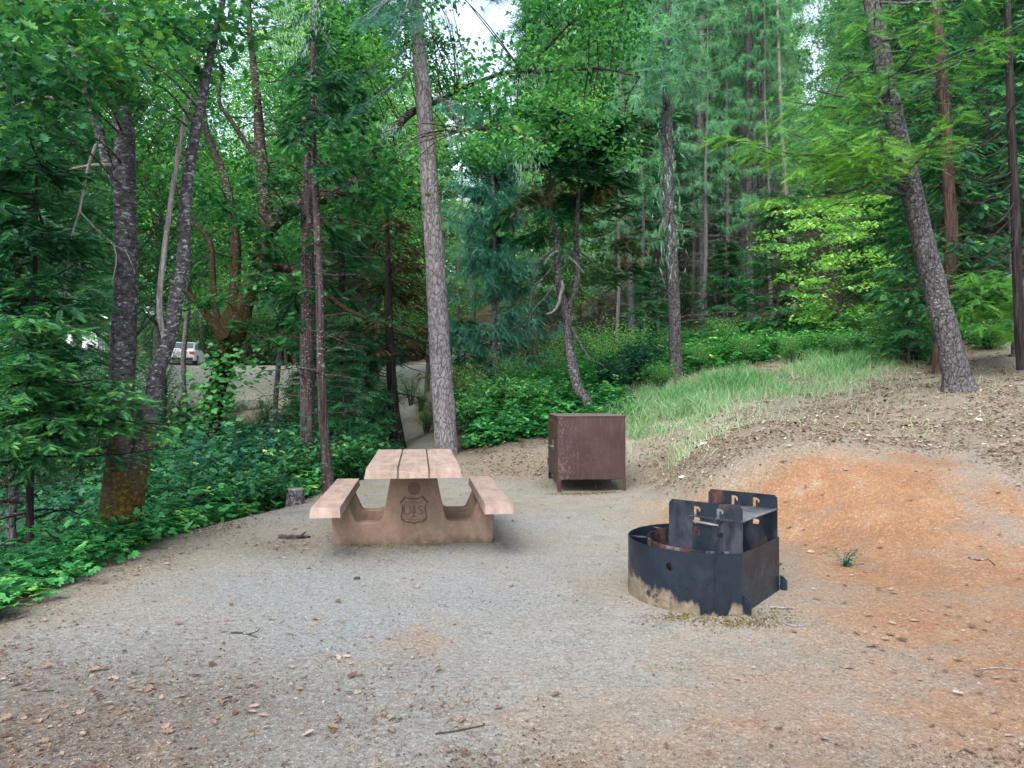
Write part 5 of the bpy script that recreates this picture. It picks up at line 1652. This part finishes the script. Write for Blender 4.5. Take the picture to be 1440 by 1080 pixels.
    pole('straight grey pine hung with pale lichen right of the locker', [(955, 562, 29), (953, 545, 22), (950, 500, 19), (947, 400, 17), (944, 340, 16), (940, 283, 15), (939, 200, 14), (938, 100, 13), (938, 0, 12), (938, -100, 9)], 17, 'fir_bark', 46, 1.9, (1.5, 9), boughs_px(thin, 'tuft_far', 9, .7, .34, .5, 2, .2), 'far', 420, 5)
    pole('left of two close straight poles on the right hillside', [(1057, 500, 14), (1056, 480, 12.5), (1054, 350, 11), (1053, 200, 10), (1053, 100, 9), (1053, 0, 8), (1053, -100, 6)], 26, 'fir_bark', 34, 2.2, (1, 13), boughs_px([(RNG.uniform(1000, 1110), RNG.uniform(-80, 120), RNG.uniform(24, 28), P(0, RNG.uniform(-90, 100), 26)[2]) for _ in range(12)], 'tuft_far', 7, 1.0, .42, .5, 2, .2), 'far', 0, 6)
    pole('right of two close straight poles on the right hillside', [(1071, 500, 11), (1070, 480, 9.5), (1069, 350, 8.5), (1068, 200, 7.5), (1068, 60, 6), (1068, -60, 5)], 27, 'fir_bark', 30, 2.0, (1, 13), seed=7)
    pole('thin pale pole leaning left above the bright maple', [(1117, 470, 8), (1115, 420, 7.5), (1109, 320, 7), (1102, 220, 6), (1097, 120, 5), (1093, 0, 4)], 25, 'dead_wood', 12, 1.5, (2, 10), seed=8)
    pole('thin grey pole behind and left of the two close poles', [(1021, 480, 8), (1019, 380, 7), (1018, 250, 6.5), (1018, 100, 6), (1018, -40, 5)], 30, 'grey_bark', 26, 2.0, (1, 14), seed=9)
    # rusty cedar and dark snag at right
    def rfol(bf, bw, fx, fy, pts):
        for i in range(56):
            z = RNG.uniform(3.2, 9.5)
            a = RNG.uniform(0, 6.28)
            l = RNG.uniform(.6, 1.5)
            p0 = np.array([fx(z), fy(z), z])
            bough(bf, bw, p0, p0 + l * np.array([math.cos(a), math.sin(a), -.2]), .1, 'cedar', 9, .5, .24, .40, .010, 2, .5, None, .25)
    straight_tree('cedar_tree', 'rusty brown shaggy trunk just behind the leaning fir', [(1318, 535, 18), (1320, 500, 16), (1328, 440, 19), (1337, 370, 20), (1338, 320, 20), (1334, 260, 19), (1330, 180, 18), (1324, 100, 16), (1318, 20, 14), (1312, -80, 10)], 14, 'rust_bark', 22, .1, 11, .08, .1, rfol, 'cedar', 16, dead_len=1.2, dead_z=(2, 6))
    bw = Buf()
    def snag(bf, bw, fx, fy, pts):
        for py0, px1, py1 in ((195, 1345, 195), (240, 1355, 215), (255, 1340, 265), (285, 1350, 300), (300, 1335, 330), (330, 1350, 345), (170, 1350, 190), (345, 1345, 370), (150, 1370, 140), (215, 1360, 240)):
            z = H - (py0 - CY) / F * 12
            p0 = np.array([fx(z), fy(z), z])
            p1 = P(px1 + RNG.uniform(-20, 10), py1, 11.4 + RNG.uniform(-.6, .9))
            s = np.linspace(0, 1, 9)
            st = p0 + (p1 - p0) * s[:, None]
            st[:, 2] += -.30 * np.sin(s * 3.14) + RNG.normal(0, .02, 9)
            tube(bw, st, .016 * (1 - .85 * s) + .002, 6)
            for t in RNG.uniform(.3, 1, 6):
                b0 = np.array([np.interp(t, s, st[:, i]) for i in range(3)])
                e = b0 + np.array([-.35, 0, -.05]) * RNG.uniform(.4, 1.2) + RNG.normal(0, .14, 3)
                tube(bw, [b0, (b0 + e) / 2 + RNG.normal(0, .03, 3), e], [.005, .003, .001], 4)
    straight_tree('dead_tree', 'blackish dead trunk with long bare drooping branches at the right edge', [(1438, 520, 17), (1434, 470, 16), (1430, 370, 16), (1427, 280, 14), (1422, 180, 12), (1419, 80, 11), (1416, 0, 10), (1412, -80, 7)], 12, 'dark_bark', 22, .1, 13, .08, .1, snag, None, 8, dead_len=1.0, dead_z=(1, 6))
    straight_tree('fir_tree', 'short grey trunk at the right edge under green fir boughs', [(1429, 520, 13), (1428, 500, 12), (1426, 440, 11), (1424, 380, 10), (1422, 250, 8), (1420, 120, 5)], 14.5, 'grey_bark', 18, .1, 14, .08, .1, boughs_px([(1350, 400, 12.6, 3.4), (1375, 420, 12.4, 3.2), (1400, 395, 12.3, 3.5), (1440, 410, 12.4, 3.3), (1340, 430, 12.8, 3.0), (1380, 455, 12.6, 2.8), (1420, 445, 12.4, 2.9), (1460, 390, 12.4, 3.6), (1400, 380, 12.4, 3.8), (1365, 385, 12.6, 3.7), (1440, 465, 12.4, 2.7)], 'fir', 20, .55, .18, .5, 4, .35), 'fir_new')
    # crooked grey and blackened young trunks at far left
    straight_tree('young_tree', 'crooked thin grey trunk at the extreme left beside the young cedar', [(36, 838, 9), (32, 818, 9), (26, 795, 10), (21, 768, 12), (15, 735, 15), (19, 700, 14), (18, 660, 13), (17, 629, 12), (22, 560, 9), (20, 480, 6)], 6.3, 'grey_bark', 16, .12, 15, .03, .1, None, None, 10, dead_len=.5, dead_z=(.3, 1.2))
    def young(bf, bw, fx, fy, pts):
        for i in range(84):
            z = RNG.uniform(.80, 3.4)
            a = RNG.uniform(0, 6.28)
            l = RNG.uniform(.3, .80) * (1.15 - .20 * (z - .8))
            if 1.45 < z < 2.15 and math.cos(a) > .25: l *= .42
            p0 = np.array([fx(z), fy(z), z])
            bough(bf, bw, p0, p0 + l * np.array([math.cos(a), math.sin(a), RNG.normal(.0, .25)]), .04, 'cedar', 14, .32, .09, .40 - .06 * (z - 1), .008, 4, RNG.uniform(.1, .6), None, .2)
        for px, py, dd in ((232, 590, 5.7), (205, 560, 5.6), (190, 575, 5.6), (170, 552, 5.5), (110, 560, 5.3), (60, 500, 5.1), (90, 450, 5.2), (20, 470, 5.0), (150, 600, 5.5), (40, 560, 5.0), (80, 600, 5.2), (120, 630, 5.4), (10, 610, 5.1), (60, 640, 5.1), (-20, 540, 4.9), (-10, 440, 5)):
            e = P(px, py, dd)
            p0 = np.array([fx(e[2] + .05), fy(e[2] + .05), e[2] + .05])
            for kk in range(2):
                bough(bf, bw, p0 + np.array([0, 0, RNG.normal(0, .06)]), e + RNG.normal(0, .09, 3), -.03, 'cedar', 18, .28, .085, .54, .008, 4, RNG.uniform(.05, .4), None, .2)
    straight_tree('cedar_tree', 'young cedar with a thin blackened stem and soft green sprays at the left edge', [(41, 842, 15), (41, 815, 13), (42, 750, 12), (42, 690, 11), (43, 630, 10), (45, 540, 9), (48, 440, 8), (50, 340, 6), (52, 240, 4), (54, 160, 2)], 6.0, 'dark_bark', 16, .1, 16, .04, .15, young, 'cedar', 12, dead_len=.6, dead_z=(.3, 1.0))

# ---- prototypes repeated through the wood
def zone_word(px):
    if px < 140: return 'behind the young cedar'
    if px < 300: return 'left of the mossy tree'
    if px < 430: return 'behind the mossy tree'
    if px < 570: return 'left of the dirt path'
    if px < 680: return 'behind the tall grey pine'
    if px < 790: return 'left of the crooked tree'
    if px < 930: return 'behind the locker'
    if px < 1090: return 'near the two close poles'
    if px < 1290: return 'around the bright maple'
    return 'behind the leaning trunk'

def build_wood():
    protos = {}
    def proto(key, name, bufs, lm, bk, adj, cat='tree'):
        protos[key] = [name, adj, cat, bufs[0].mesh('crown'), bufs[1].mesh('trunk', True), M[lm], M[bk], None]
    proto('pole', 'pine_tree', conifer(24, 9.5, 2.4, 'tuft_far', 40, 1, .38, 9, 2, .15, .5, 60, tm='tuft_far', hang=.15), 'far', 'pole_bark', 'tall thin pine with bare lower trunk')
    proto('pole2', 'pine_tree', conifer(21, 6.5, 2.3, 'tuft_far', 46, 5, .38, 9, 2, .12, .5, 60, tm='tuft_far', hang=.15, lean=(.5, .3)), 'far', 'pole_bark', 'slightly leaning thin pine with dead lower twigs')
    proto('fir', 'fir_tree', conifer(17, 2.0, 3.2, 'fir_far', 120, 2, .42, 12, 3, .16, .45, 10, tm='fir_far'), 'fir_haze_tint', 'fir_bark', 'full dark fir with boughs down to the shrubs')
    proto('fir2', 'fir_tree', conifer(20, 4.0, 2.9, 'fir_far', 115, 7, .42, 12, 3, .18, .5, 24, tm='fir_far'), 'fir_haze_tint', 'grey_bark', 'tall green fir with drooping boughs')
    proto('cedar', 'cedar_tree', conifer(16, 4.2, 2.3, 'cedar', 110, 3, .36, 10, 3, .17, .45, 12, hang=.5), 'fir_haze_tint', 'cedar_bark', 'dense cedar with soft hanging sprays')
    proto('young', 'young_fir', conifer(4.6, .3, 1.15, 'fir_far', 60, 4, .26, 12, 3, .05, .5, 0, tm='fir_far'), 'fir', 'fir_bark', 'small young fir')
    proto('oak', 'broadleaf_tree', broadleaf(15, 3.0, 120, 110, .15, 1, .13, .22, .5, 'leaf', .5, .85), 'lit_tint_bg', 'grey_bark', 'tall leafy oak with yellow green leaves tinted as sunlit')
    proto('oakhigh', 'broadleaf_tree', broadleaf(15, 2.8, 110, 110, .13, 9, .10, .40, .50, 'leaf', .5, .8), 'lit_tint_leaf', 'grey_bark', 'high crowned leafy tree with leaves tinted as backlit')
    proto('oak2', 'broadleaf_tree', broadleaf(10, 2.4, 90, 70, .17, 4, .09, .12, .45, 'leaf', .5, .7), 'oak_leaf', 'grey_bark', 'leafy dark green understorey tree')
    def put(key, x, y, s=1.0, grp=None):
        name, adj, cat, cm, tm, lm, bk, first = protos[key]
        z = gz1(x, y)
        px = CX + x / y * F
        lab = adj + ' ' + zone_word(px)
        grp = {'pole': 'thin pines in the wood', 'pole2': 'thin pines in the wood', 'fir': 'firs in the wood', 'fir2': 'firs in the wood', 'cedar': 'cedars in the wood', 'young': 'young firs', 'oak': 'leafy trees in the wood', 'oakhigh': 'leafy trees in the wood', 'oak2': 'leafy trees in the wood'}[key]
        rz = RNG.uniform(0, 6.28)
        if first is None:
            root = thing(name, lab, cat, (x, y, z), grp, rz)
            root.scale = (s,) * 3
            part('trunk', tm, bk, root)
            part('crown', cm, lm, root)
            protos[key][7] = root
        else:
            dup(first, (x, y, z), rz, s, lab, grp)
    # explicit mid-ground
    for key, px, d, s in [('fir', -10, 11, .7), ('cedar', 25, 13, .7), ('fir2', -60, 13, .9), ('cedar', 110, 26, 1), ('oakhigh', 60, 17, .9), ('oakhigh', 226, 19, .85), ('oakhigh', 392, 21, .85), ('oakhigh', 440, 24, .95), ('oakhigh', 180, 16, .8), ('oakhigh', 262, 26, 1), ('fir', 190, 52, 1), ('oak', 285, 50, 1), ('oak', 230, 52, 1), ('oak', 350, 51, 1.0), ('oak', 400, 53, 1.1), ('oak', 460, 50, 1), ('pole2', 665, 22, .5), ('pole2', 726, 20.5, .45), ('pole2', 752, 24, .55), ('pole2', 868, 21, .5), ('pole2', 908, 23, .55), ('pole2', 926, 26, .6), ('pole2', 990, 24, .6), ('pole2', 1022, 26, .65), ('pole2', 642, 25, .55), ('pole2', 846, 27, .6), ('pole2', 975, 28, .7), ('pole2', 1085, 25, .6), ('young', 265, 53, 1.6), ('young', 330, 54, 1.8), ('young', 405, 53, 1.6), ('young', 470, 54, 1.8), ('young', 535, 53, 1.8), ('young', 600, 52, 1.7),
                          ('oakhigh', 500, 20, .8), ('cedar', 478, 17, .7), ('fir2', 455, 29, 1), ('cedar', 520, 28, 1.0), ('oak', 600, 27, .8), ('fir', 760, 25, .8), ('oak', 775, 24, .62), ('oak', 845, 25, .6), ('oak', 792, 31, .8), ('oak', 905, 33, .8), ('cedar', 905, 25, .85),
                          ('young', 1095, 21, .95), ('young', 1250, 19, 1.0), ('young', 1400, 19, 1.1), ('young', 1020, 23, .7), ('young', 1275, 15.5, .72), ('young', 915, 20, .6), ('fir2', 1255, 22, .85), ('fir', 1390, 19, .85), ('cedar', 1475, 17, .9), ('oak', 1240, 30, .9), ('oak2', 980, 30, .9),
                          ('young', 508, 15.2, .6), ('young', 485, 13.5, .55), ('young', 450, 15, .7), ('young', 262, 15, .5), ('young', 425, 18, .6), ('fir2', 1440, 26, 1), ('young', 655, 20, .6), ('cedar', 1330, 24, 1)]:
        x = (px - CX) / F * d
        put(key, x, d, s)
    # the wood proper
    placed = []
    R = random.Random(5)
    want = [('pole', 34), ('pole2', 26), ('fir2', 13), ('oak', 15), ('fir', 10), ('cedar', 7)]
    for key, n in want:
        c = 0
        tries = 0
        while c < n and tries < 4000:
            tries += 1
            y = R.uniform(26, 60) if key not in ('pole', 'pole2') else R.uniform(27, 52)
            px = R.uniform(-60, 1500) if c % 2 or key not in ('pole', 'pole2') else R.uniform(870, 1120)
            x = (px - CX) / F * y
            if 34 < y < 49 and x < 3: continue
            if y < 49 and (225 < px < 430 or 535 < px < 600 or 95 < px < 170): continue
            if abs(px - 682) < 25 + 1700 / y or abs(px - 1143) < 15 + 1300 / y: continue
            if y < 30 and 930 < px < 1250 and key not in ('pole', 'pole2'): continue
            if key in ('pole', 'pole2') and px < 600 and R.random() < .6: continue
            if any((x - a) ** 2 + (y - b) ** 2 < 1.8 ** 2 for a, b in placed): continue
            placed.append((x, y))
            put(key, x, y, R.uniform(.85, 1.2))
            c += 1
    # bright maple
    b = broadleaf(4.5, 2.2, 78, 70, .085, 6, .05, .12, .5, 'three', .2, .46)
    x, y = P(1180, 470, 19)[:2]
    plant_tree('maple_tree', 'bright yellow green maple glowing on the slope left of the leaning trunk', 'tree', (x, y, gz1(x, y)), b, 'maple_leaf', 'grey_bark', scale=.88)

def build_shrubs():
    protos = {}
    def shrub(h, r, n_st, n_lf, size, tm, t0=.5):
        bf, bw = Buf(), Buf()
        for i in range(n_st):
            a = RNG.uniform(0, 6.28)
            e = np.array([r * RNG.uniform(.2, 1) * math.cos(a), r * RNG.uniform(.2, 1) * math.sin(a), h * RNG.uniform(.45, 1.05)])
            tube(bw, [(0.1 * math.cos(a), .1 * math.sin(a), -.1), e * np.array([.4, .4, .55]), e], [.010, .007, .002], 5)
            m = n_lf
            s = RNG.uniform(.3, 1.05, m)
            pos = e * np.stack([s, s, .25 + .75 * s], -1) + RNG.normal(0, .10 * r + .05, (m, 3))
            pos[:, 2] = np.abs(pos[:, 2])
            f, u = flat_dirs(m, .4)
            f[:, 2] -= .2
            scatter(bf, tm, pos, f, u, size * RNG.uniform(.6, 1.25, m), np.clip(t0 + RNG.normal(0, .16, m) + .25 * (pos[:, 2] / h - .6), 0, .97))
        return bf, bw
    defs = {'broad': (shrub(1.1, .75, 44, 40, .085, 'maple', .42), 'shrub_teal', 'broad leaved shrub'), 'bramble': (shrub(.8, .9, 46, 34, .075, 'three', .5), 'shrub', 'low bramble bush'),
            'tall': (shrub(2.1, 1.0, 56, 44, .07, 'leaf', .45), 'oak_leaf', 'tall dark leafy bush'), 'lit': (shrub(1.7, .9, 50, 44, .08, 'leaf', .36), 'lit_tint_bg', 'fresh light green bush')}
    defs['bramble_shade_tint'] = (defs['bramble'][0], 'shrub_shade_tint', 'low bramble tinted for shade')  # same bramble in the leaf colour with shade painted in
    for k, v in defs.items():
        protos[k] = [v[0][0].mesh('foliage'), v[0][1].mesh('stem', True), M[v[1]], v[2], None]
    def put(key, px, d, s):
        fm, sm, lm, adj, first = protos[key]
        x = (px - CX) / F * d
        z = gz1(x, d)
        lab = adj + ' ' + zone_word(px) + (', near the clearing' if d < 12 else (', midway back' if d < 18 else ', far back'))
        if first is None:
            root = thing('shrub', lab, 'shrub', (x, d, z), 'understorey shrubs', RNG.uniform(0, 6.28))
            root.scale = (s,) * 3
            part('stem', sm, M['twig'], root)
            part('foliage', fm, lm, root)
            protos[key][4] = root
        else:
            dup(first, (x, d, z), RNG.uniform(0, 6.28), s, lab, 'understorey shrubs')
    L = [('broad', 330, 10.5, 1.2), ('broad', 300, 9.5, 1.0), ('broad', 360, 11.5, 1.2), ('bramble', 250, 9, 1.1), ('bramble', 280, 11, 1.2), ('tall', 230, 12, .9), ('broad', 245, 10.5, 1), ('bramble', 390, 11, 1.0), ('bramble', 350, 9.4, .8), ('bramble', 310, 8.6, .7), ('broad', 400, 12.6, .9), ('tall', 390, 15, .6), ('tall', 340, 16, .55), ('tall', 280, 15, .7), ('broad', 480, 13, .8), ('bramble', 500, 12, .8),
         ('bramble', 90, 7.6, 1.0), ('bramble', 120, 8.5, 1.0), ('broad', 60, 9, 1.1), ('bramble', 20, 7.4, .9), ('tall', 110, 11, 1.0), ('tall', 30, 12, 1.1), ('bramble', 210, 8, .8), ('tall', 190, 14, 1), ('broad', 150, 10, 1),
         ('tall', 505, 16.5, 1.0), ('tall', 480, 18, 1.2), ('tall', 455, 17, 1.2), ('tall', 432, 16.5, 1.1), ('tall', 525, 19, 1.1), ('tall', 300, 20, 1.0), ('tall', 245, 18, 1.1), ('tall', 215, 16, 1.1), ('bramble', 460, 13.5, 1.2), ('bramble', 425, 14, 1.2), ('bramble', 525, 14.5, .7), ('lit', 600, 19.5, .45), ('broad', 540, 17.5, .5), ('lit', 640, 18, .8), ('bramble', 660, 15, .8), ('bramble', 700, 15.5, .9), ('bramble', 740, 15, .8), ('lit', 660, 19, .8), ('lit', 700, 21, .9), ('lit', 720, 17.5, .7), ('lit', 770, 21, .9), ('bramble', 690, 17, .7), ('lit', 780, 17, .7), ('bramble', 770, 15, .7),
         ('lit', 830, 19, .9), ('lit', 850, 17.5, .7), ('lit', 880, 18.5, .8), ('broad', 860, 16, .8), ('broad', 900, 17, .9), ('lit', 925, 19.5, .8), ('bramble', 920, 16.5, .8), ('bramble', 960, 18.5, .9), ('bramble', 1000, 18.5, 1.0), ('bramble', 1040, 19, 1.1), ('bramble', 1080, 18.5, 1.0), ('bramble', 1120, 18, 1.0), ('bramble', 1160, 18, 1.1), ('lit', 985, 17.3, .5), ('lit', 1050, 17.6, .55), ('lit', 1110, 17, .5), ('lit', 1180, 16.6, .55), ('lit', 930, 15.6, .5), ('lit', 1015, 20, .8), ('lit', 1210, 19.5, .8), ('lit', 1140, 20.5, .8), ('lit', 1080, 21, .6), ('bramble', 1200, 17.5, 1.0), ('lit', 1230, 18, .7), ('bramble', 1245, 16.5, .8), ('broad', 1270, 17.5, .8), ('bramble', 1285, 15.8, .8), ('lit', 1300, 18, .8), ('bramble', 1390, 16, .8), ('lit', 1400, 17.5, .8), ('bramble', 1370, 17, .9), ('bramble', 1440, 16.5, .9), ('lit', 1450, 19, 1.0), ('broad', 1360, 19, 1),
         ('tall', 215, 50, 2.0), ('lit', 250, 51, 2.2), ('tall', 285, 50, 2.0), ('lit', 318, 51, 2.0), ('tall', 350, 50, 2.2), ('lit', 385, 51, 2.2), ('tall', 420, 50, 2.0), ('lit', 450, 51, 2.2), ('tall', 485, 50, 2.2), ('lit', 520, 50, 2.0), ('tall', 550, 49, 2.2), ('lit', 585, 50, 2.2), ('tall', 620, 48, 2.2),
         ('tall', 130, 15, 1.3), ('tall', 175, 18, 1.4), ('tall', 208, 20, 1.4), ('tall', 150, 24, 1.8), ('tall', 100, 20, 1.8), ('tall', 60, 16, 1.5), ('tall', 222, 27, 1.3), ('tall', 300, 17, .8), ('tall', 578, 26, .55), ('tall', 372, 24, .7), ('tall', 408, 22, .8), ('tall', 315, 22, .9), ('lit', 592, 25, .5), ('bramble', 548, 27, .7), ('tall', 535, 24, .8), ('bramble', 430, 25, .9), ('bramble', 345, 24, .6), ('lit', 320, 27, .6), ('tall', 960, 26, 1.1), ('tall', 1040, 27, 1.0), ('tall', 900, 24, 1), ('tall', 450, 22, .7), ('lit', 1250, 24, 1.2)]
    L = [(a[0], a[1], a[2], a[3] * (.66 if a[0] == 'bramble' else .78)) if a[1] > 900 and a[2] < 21.5 else a for a in L]
    for a in L: put('bramble_shade_tint' if a[0] == 'bramble' and a[1] < 540 else a[0], *a[1:])

def build_distant_forest():
    bf = Buf()
    R = np.random.default_rng(9)
    for i in range(330):
        y = R.uniform(62, 110)
        px = R.uniform(-120, 1560) if i < 210 else R.uniform(860, 1300)
        x = (px - CX) / F * y
        z0 = gz1(x, y)
        h = R.uniform(17, 26)
        if 630 < px < 735: h *= .45
        if 1105 < px < 1185: h *= .5 if i < 210 else .3
        r = R.uniform(2.2, 3.6)
        n = 330
        u = R.random(n) ** .8
        zz = z0 + h * (.08 + .92 * u)
        rr = r * (1 - u) ** .7 * R.uniform(.3, 1.05, n) + .15
        a = R.uniform(0, 6.28, n)
        pos = np.stack([x + rr * np.cos(a) * .6, y + rr * np.sin(a) * .6, zz], -1)
        f = np.stack([np.cos(a), np.sin(a), R.normal(-.15, .2, n)], -1)
        up = np.stack([R.normal(0, .4, n), R.normal(0, .4, n), np.ones(n)], -1)
        t0 = R.uniform(.35, .8)
        scatter(bf, 'fir_far', pos, f, up, R.uniform(.9, 1.9, n), np.clip(t0 + R.normal(0, .14, n), 0, 1))
        bf.add([(x - .2, y, z0), (x + .2, y, z0), (x, y, z0 + h)], [(0, 1, 2)], .0)
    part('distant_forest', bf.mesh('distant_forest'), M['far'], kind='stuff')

# ================================================================== LIGHT AND CAMERA
def build_light():
    el, az = math.radians(50), math.radians(200)      # sun behind the camera, a little to the left, veiled
    w = bpy.data.worlds.new('World')
    SC.world = w
    w.use_nodes = True
    nt = w.node_tree
    nt.nodes.clear()
    o = nt.nodes.new('ShaderNodeOutputWorld')
    bg = nt.nodes.new('ShaderNodeBackground')
    sky = nt.nodes.new('ShaderNodeTexSky')
    sky.sky_type = 'NISHITA'
    sky.sun_disc = False
    sky.sun_elevation = el
    sky.sun_rotation = az
    sky.air_density = 1.0
    sky.dust_density = 2.5
    sky.ozone_density = 1.0
    bg.inputs['Strength'].default_value = .55
    hs = nt.nodes.new('ShaderNodeHueSaturation')           # thin bright cloud veils the blue
    hs.inputs['Saturation'].default_value = .62
    nt.links.new(sky.outputs[0], hs.inputs['Color'])
    nt.links.new(hs.outputs[0], bg.inputs[0])
    nt.links.new(bg.outputs[0], o.inputs[0])
    L = bpy.data.lights.new('sun', 'SUN')
    L.energy = 2.95
    L.angle = math.radians(40)
    L.color = (1.0, .94, .87)
    ob = bpy.data.objects.new('sun', L)
    COL.objects.link(ob)
    d = Vector((math.sin(az) * math.cos(el), math.cos(az) * math.cos(el), math.sin(el)))
    ob.rotation_euler = d.to_track_quat('Z', 'Y').to_euler()
    ob.location = (0, 0, 30)

def build_camera():
    c = bpy.data.cameras.new('camera')
    c.sensor_width = 36
    c.lens = F / 1440 * 36
    c.shift_y = (CY - 540) / 1440
    c.clip_end = 2000
    c.clip_start = .05
    o = bpy.data.objects.new('camera', c)
    COL.objects.link(o)
    o.location = (0, 0, H)
    o.rotation_euler = (math.pi / 2, 0, 0)
    SC.camera = o

build_ground()
build_road()
build_litter()
build_grass()
build_cover()
build_table()
build_fire_ring()
build_locker()
xc, yc = P(262, 511, 42)[:2]
build_car('parked_car', 'white sedan seen from behind on the road between two trunks', (xc, yc, gz1(xc, yc) + .07), math.radians(14))
xc, yc = P(138, 511, 42)[:2]
build_car('parked_van', 'white vehicle on the road mostly hidden behind leaves left of the big trunk', (xc, yc, gz1(xc, yc) + .07), math.radians(10), 1.9, 4.8, 1.05, 1.95, True)
build_small()
build_named_trees()
build_wood()
build_shrubs()
build_distant_forest()
build_light()
build_camera()
cy = SC.cycles
cy.max_bounces = 6
cy.diffuse_bounces = 3
cy.glossy_bounces = 2
cy.transmission_bounces = 3
cy.transparent_max_bounces = 4
cy.caustics_reflective = False
cy.caustics_refractive = False
cy.use_adaptive_sampling = True
cy.adaptive_threshold = .03
SC.view_settings.view_transform = 'Standard'
SC.view_settings.look = 'None'
SC.view_settings.exposure = 0
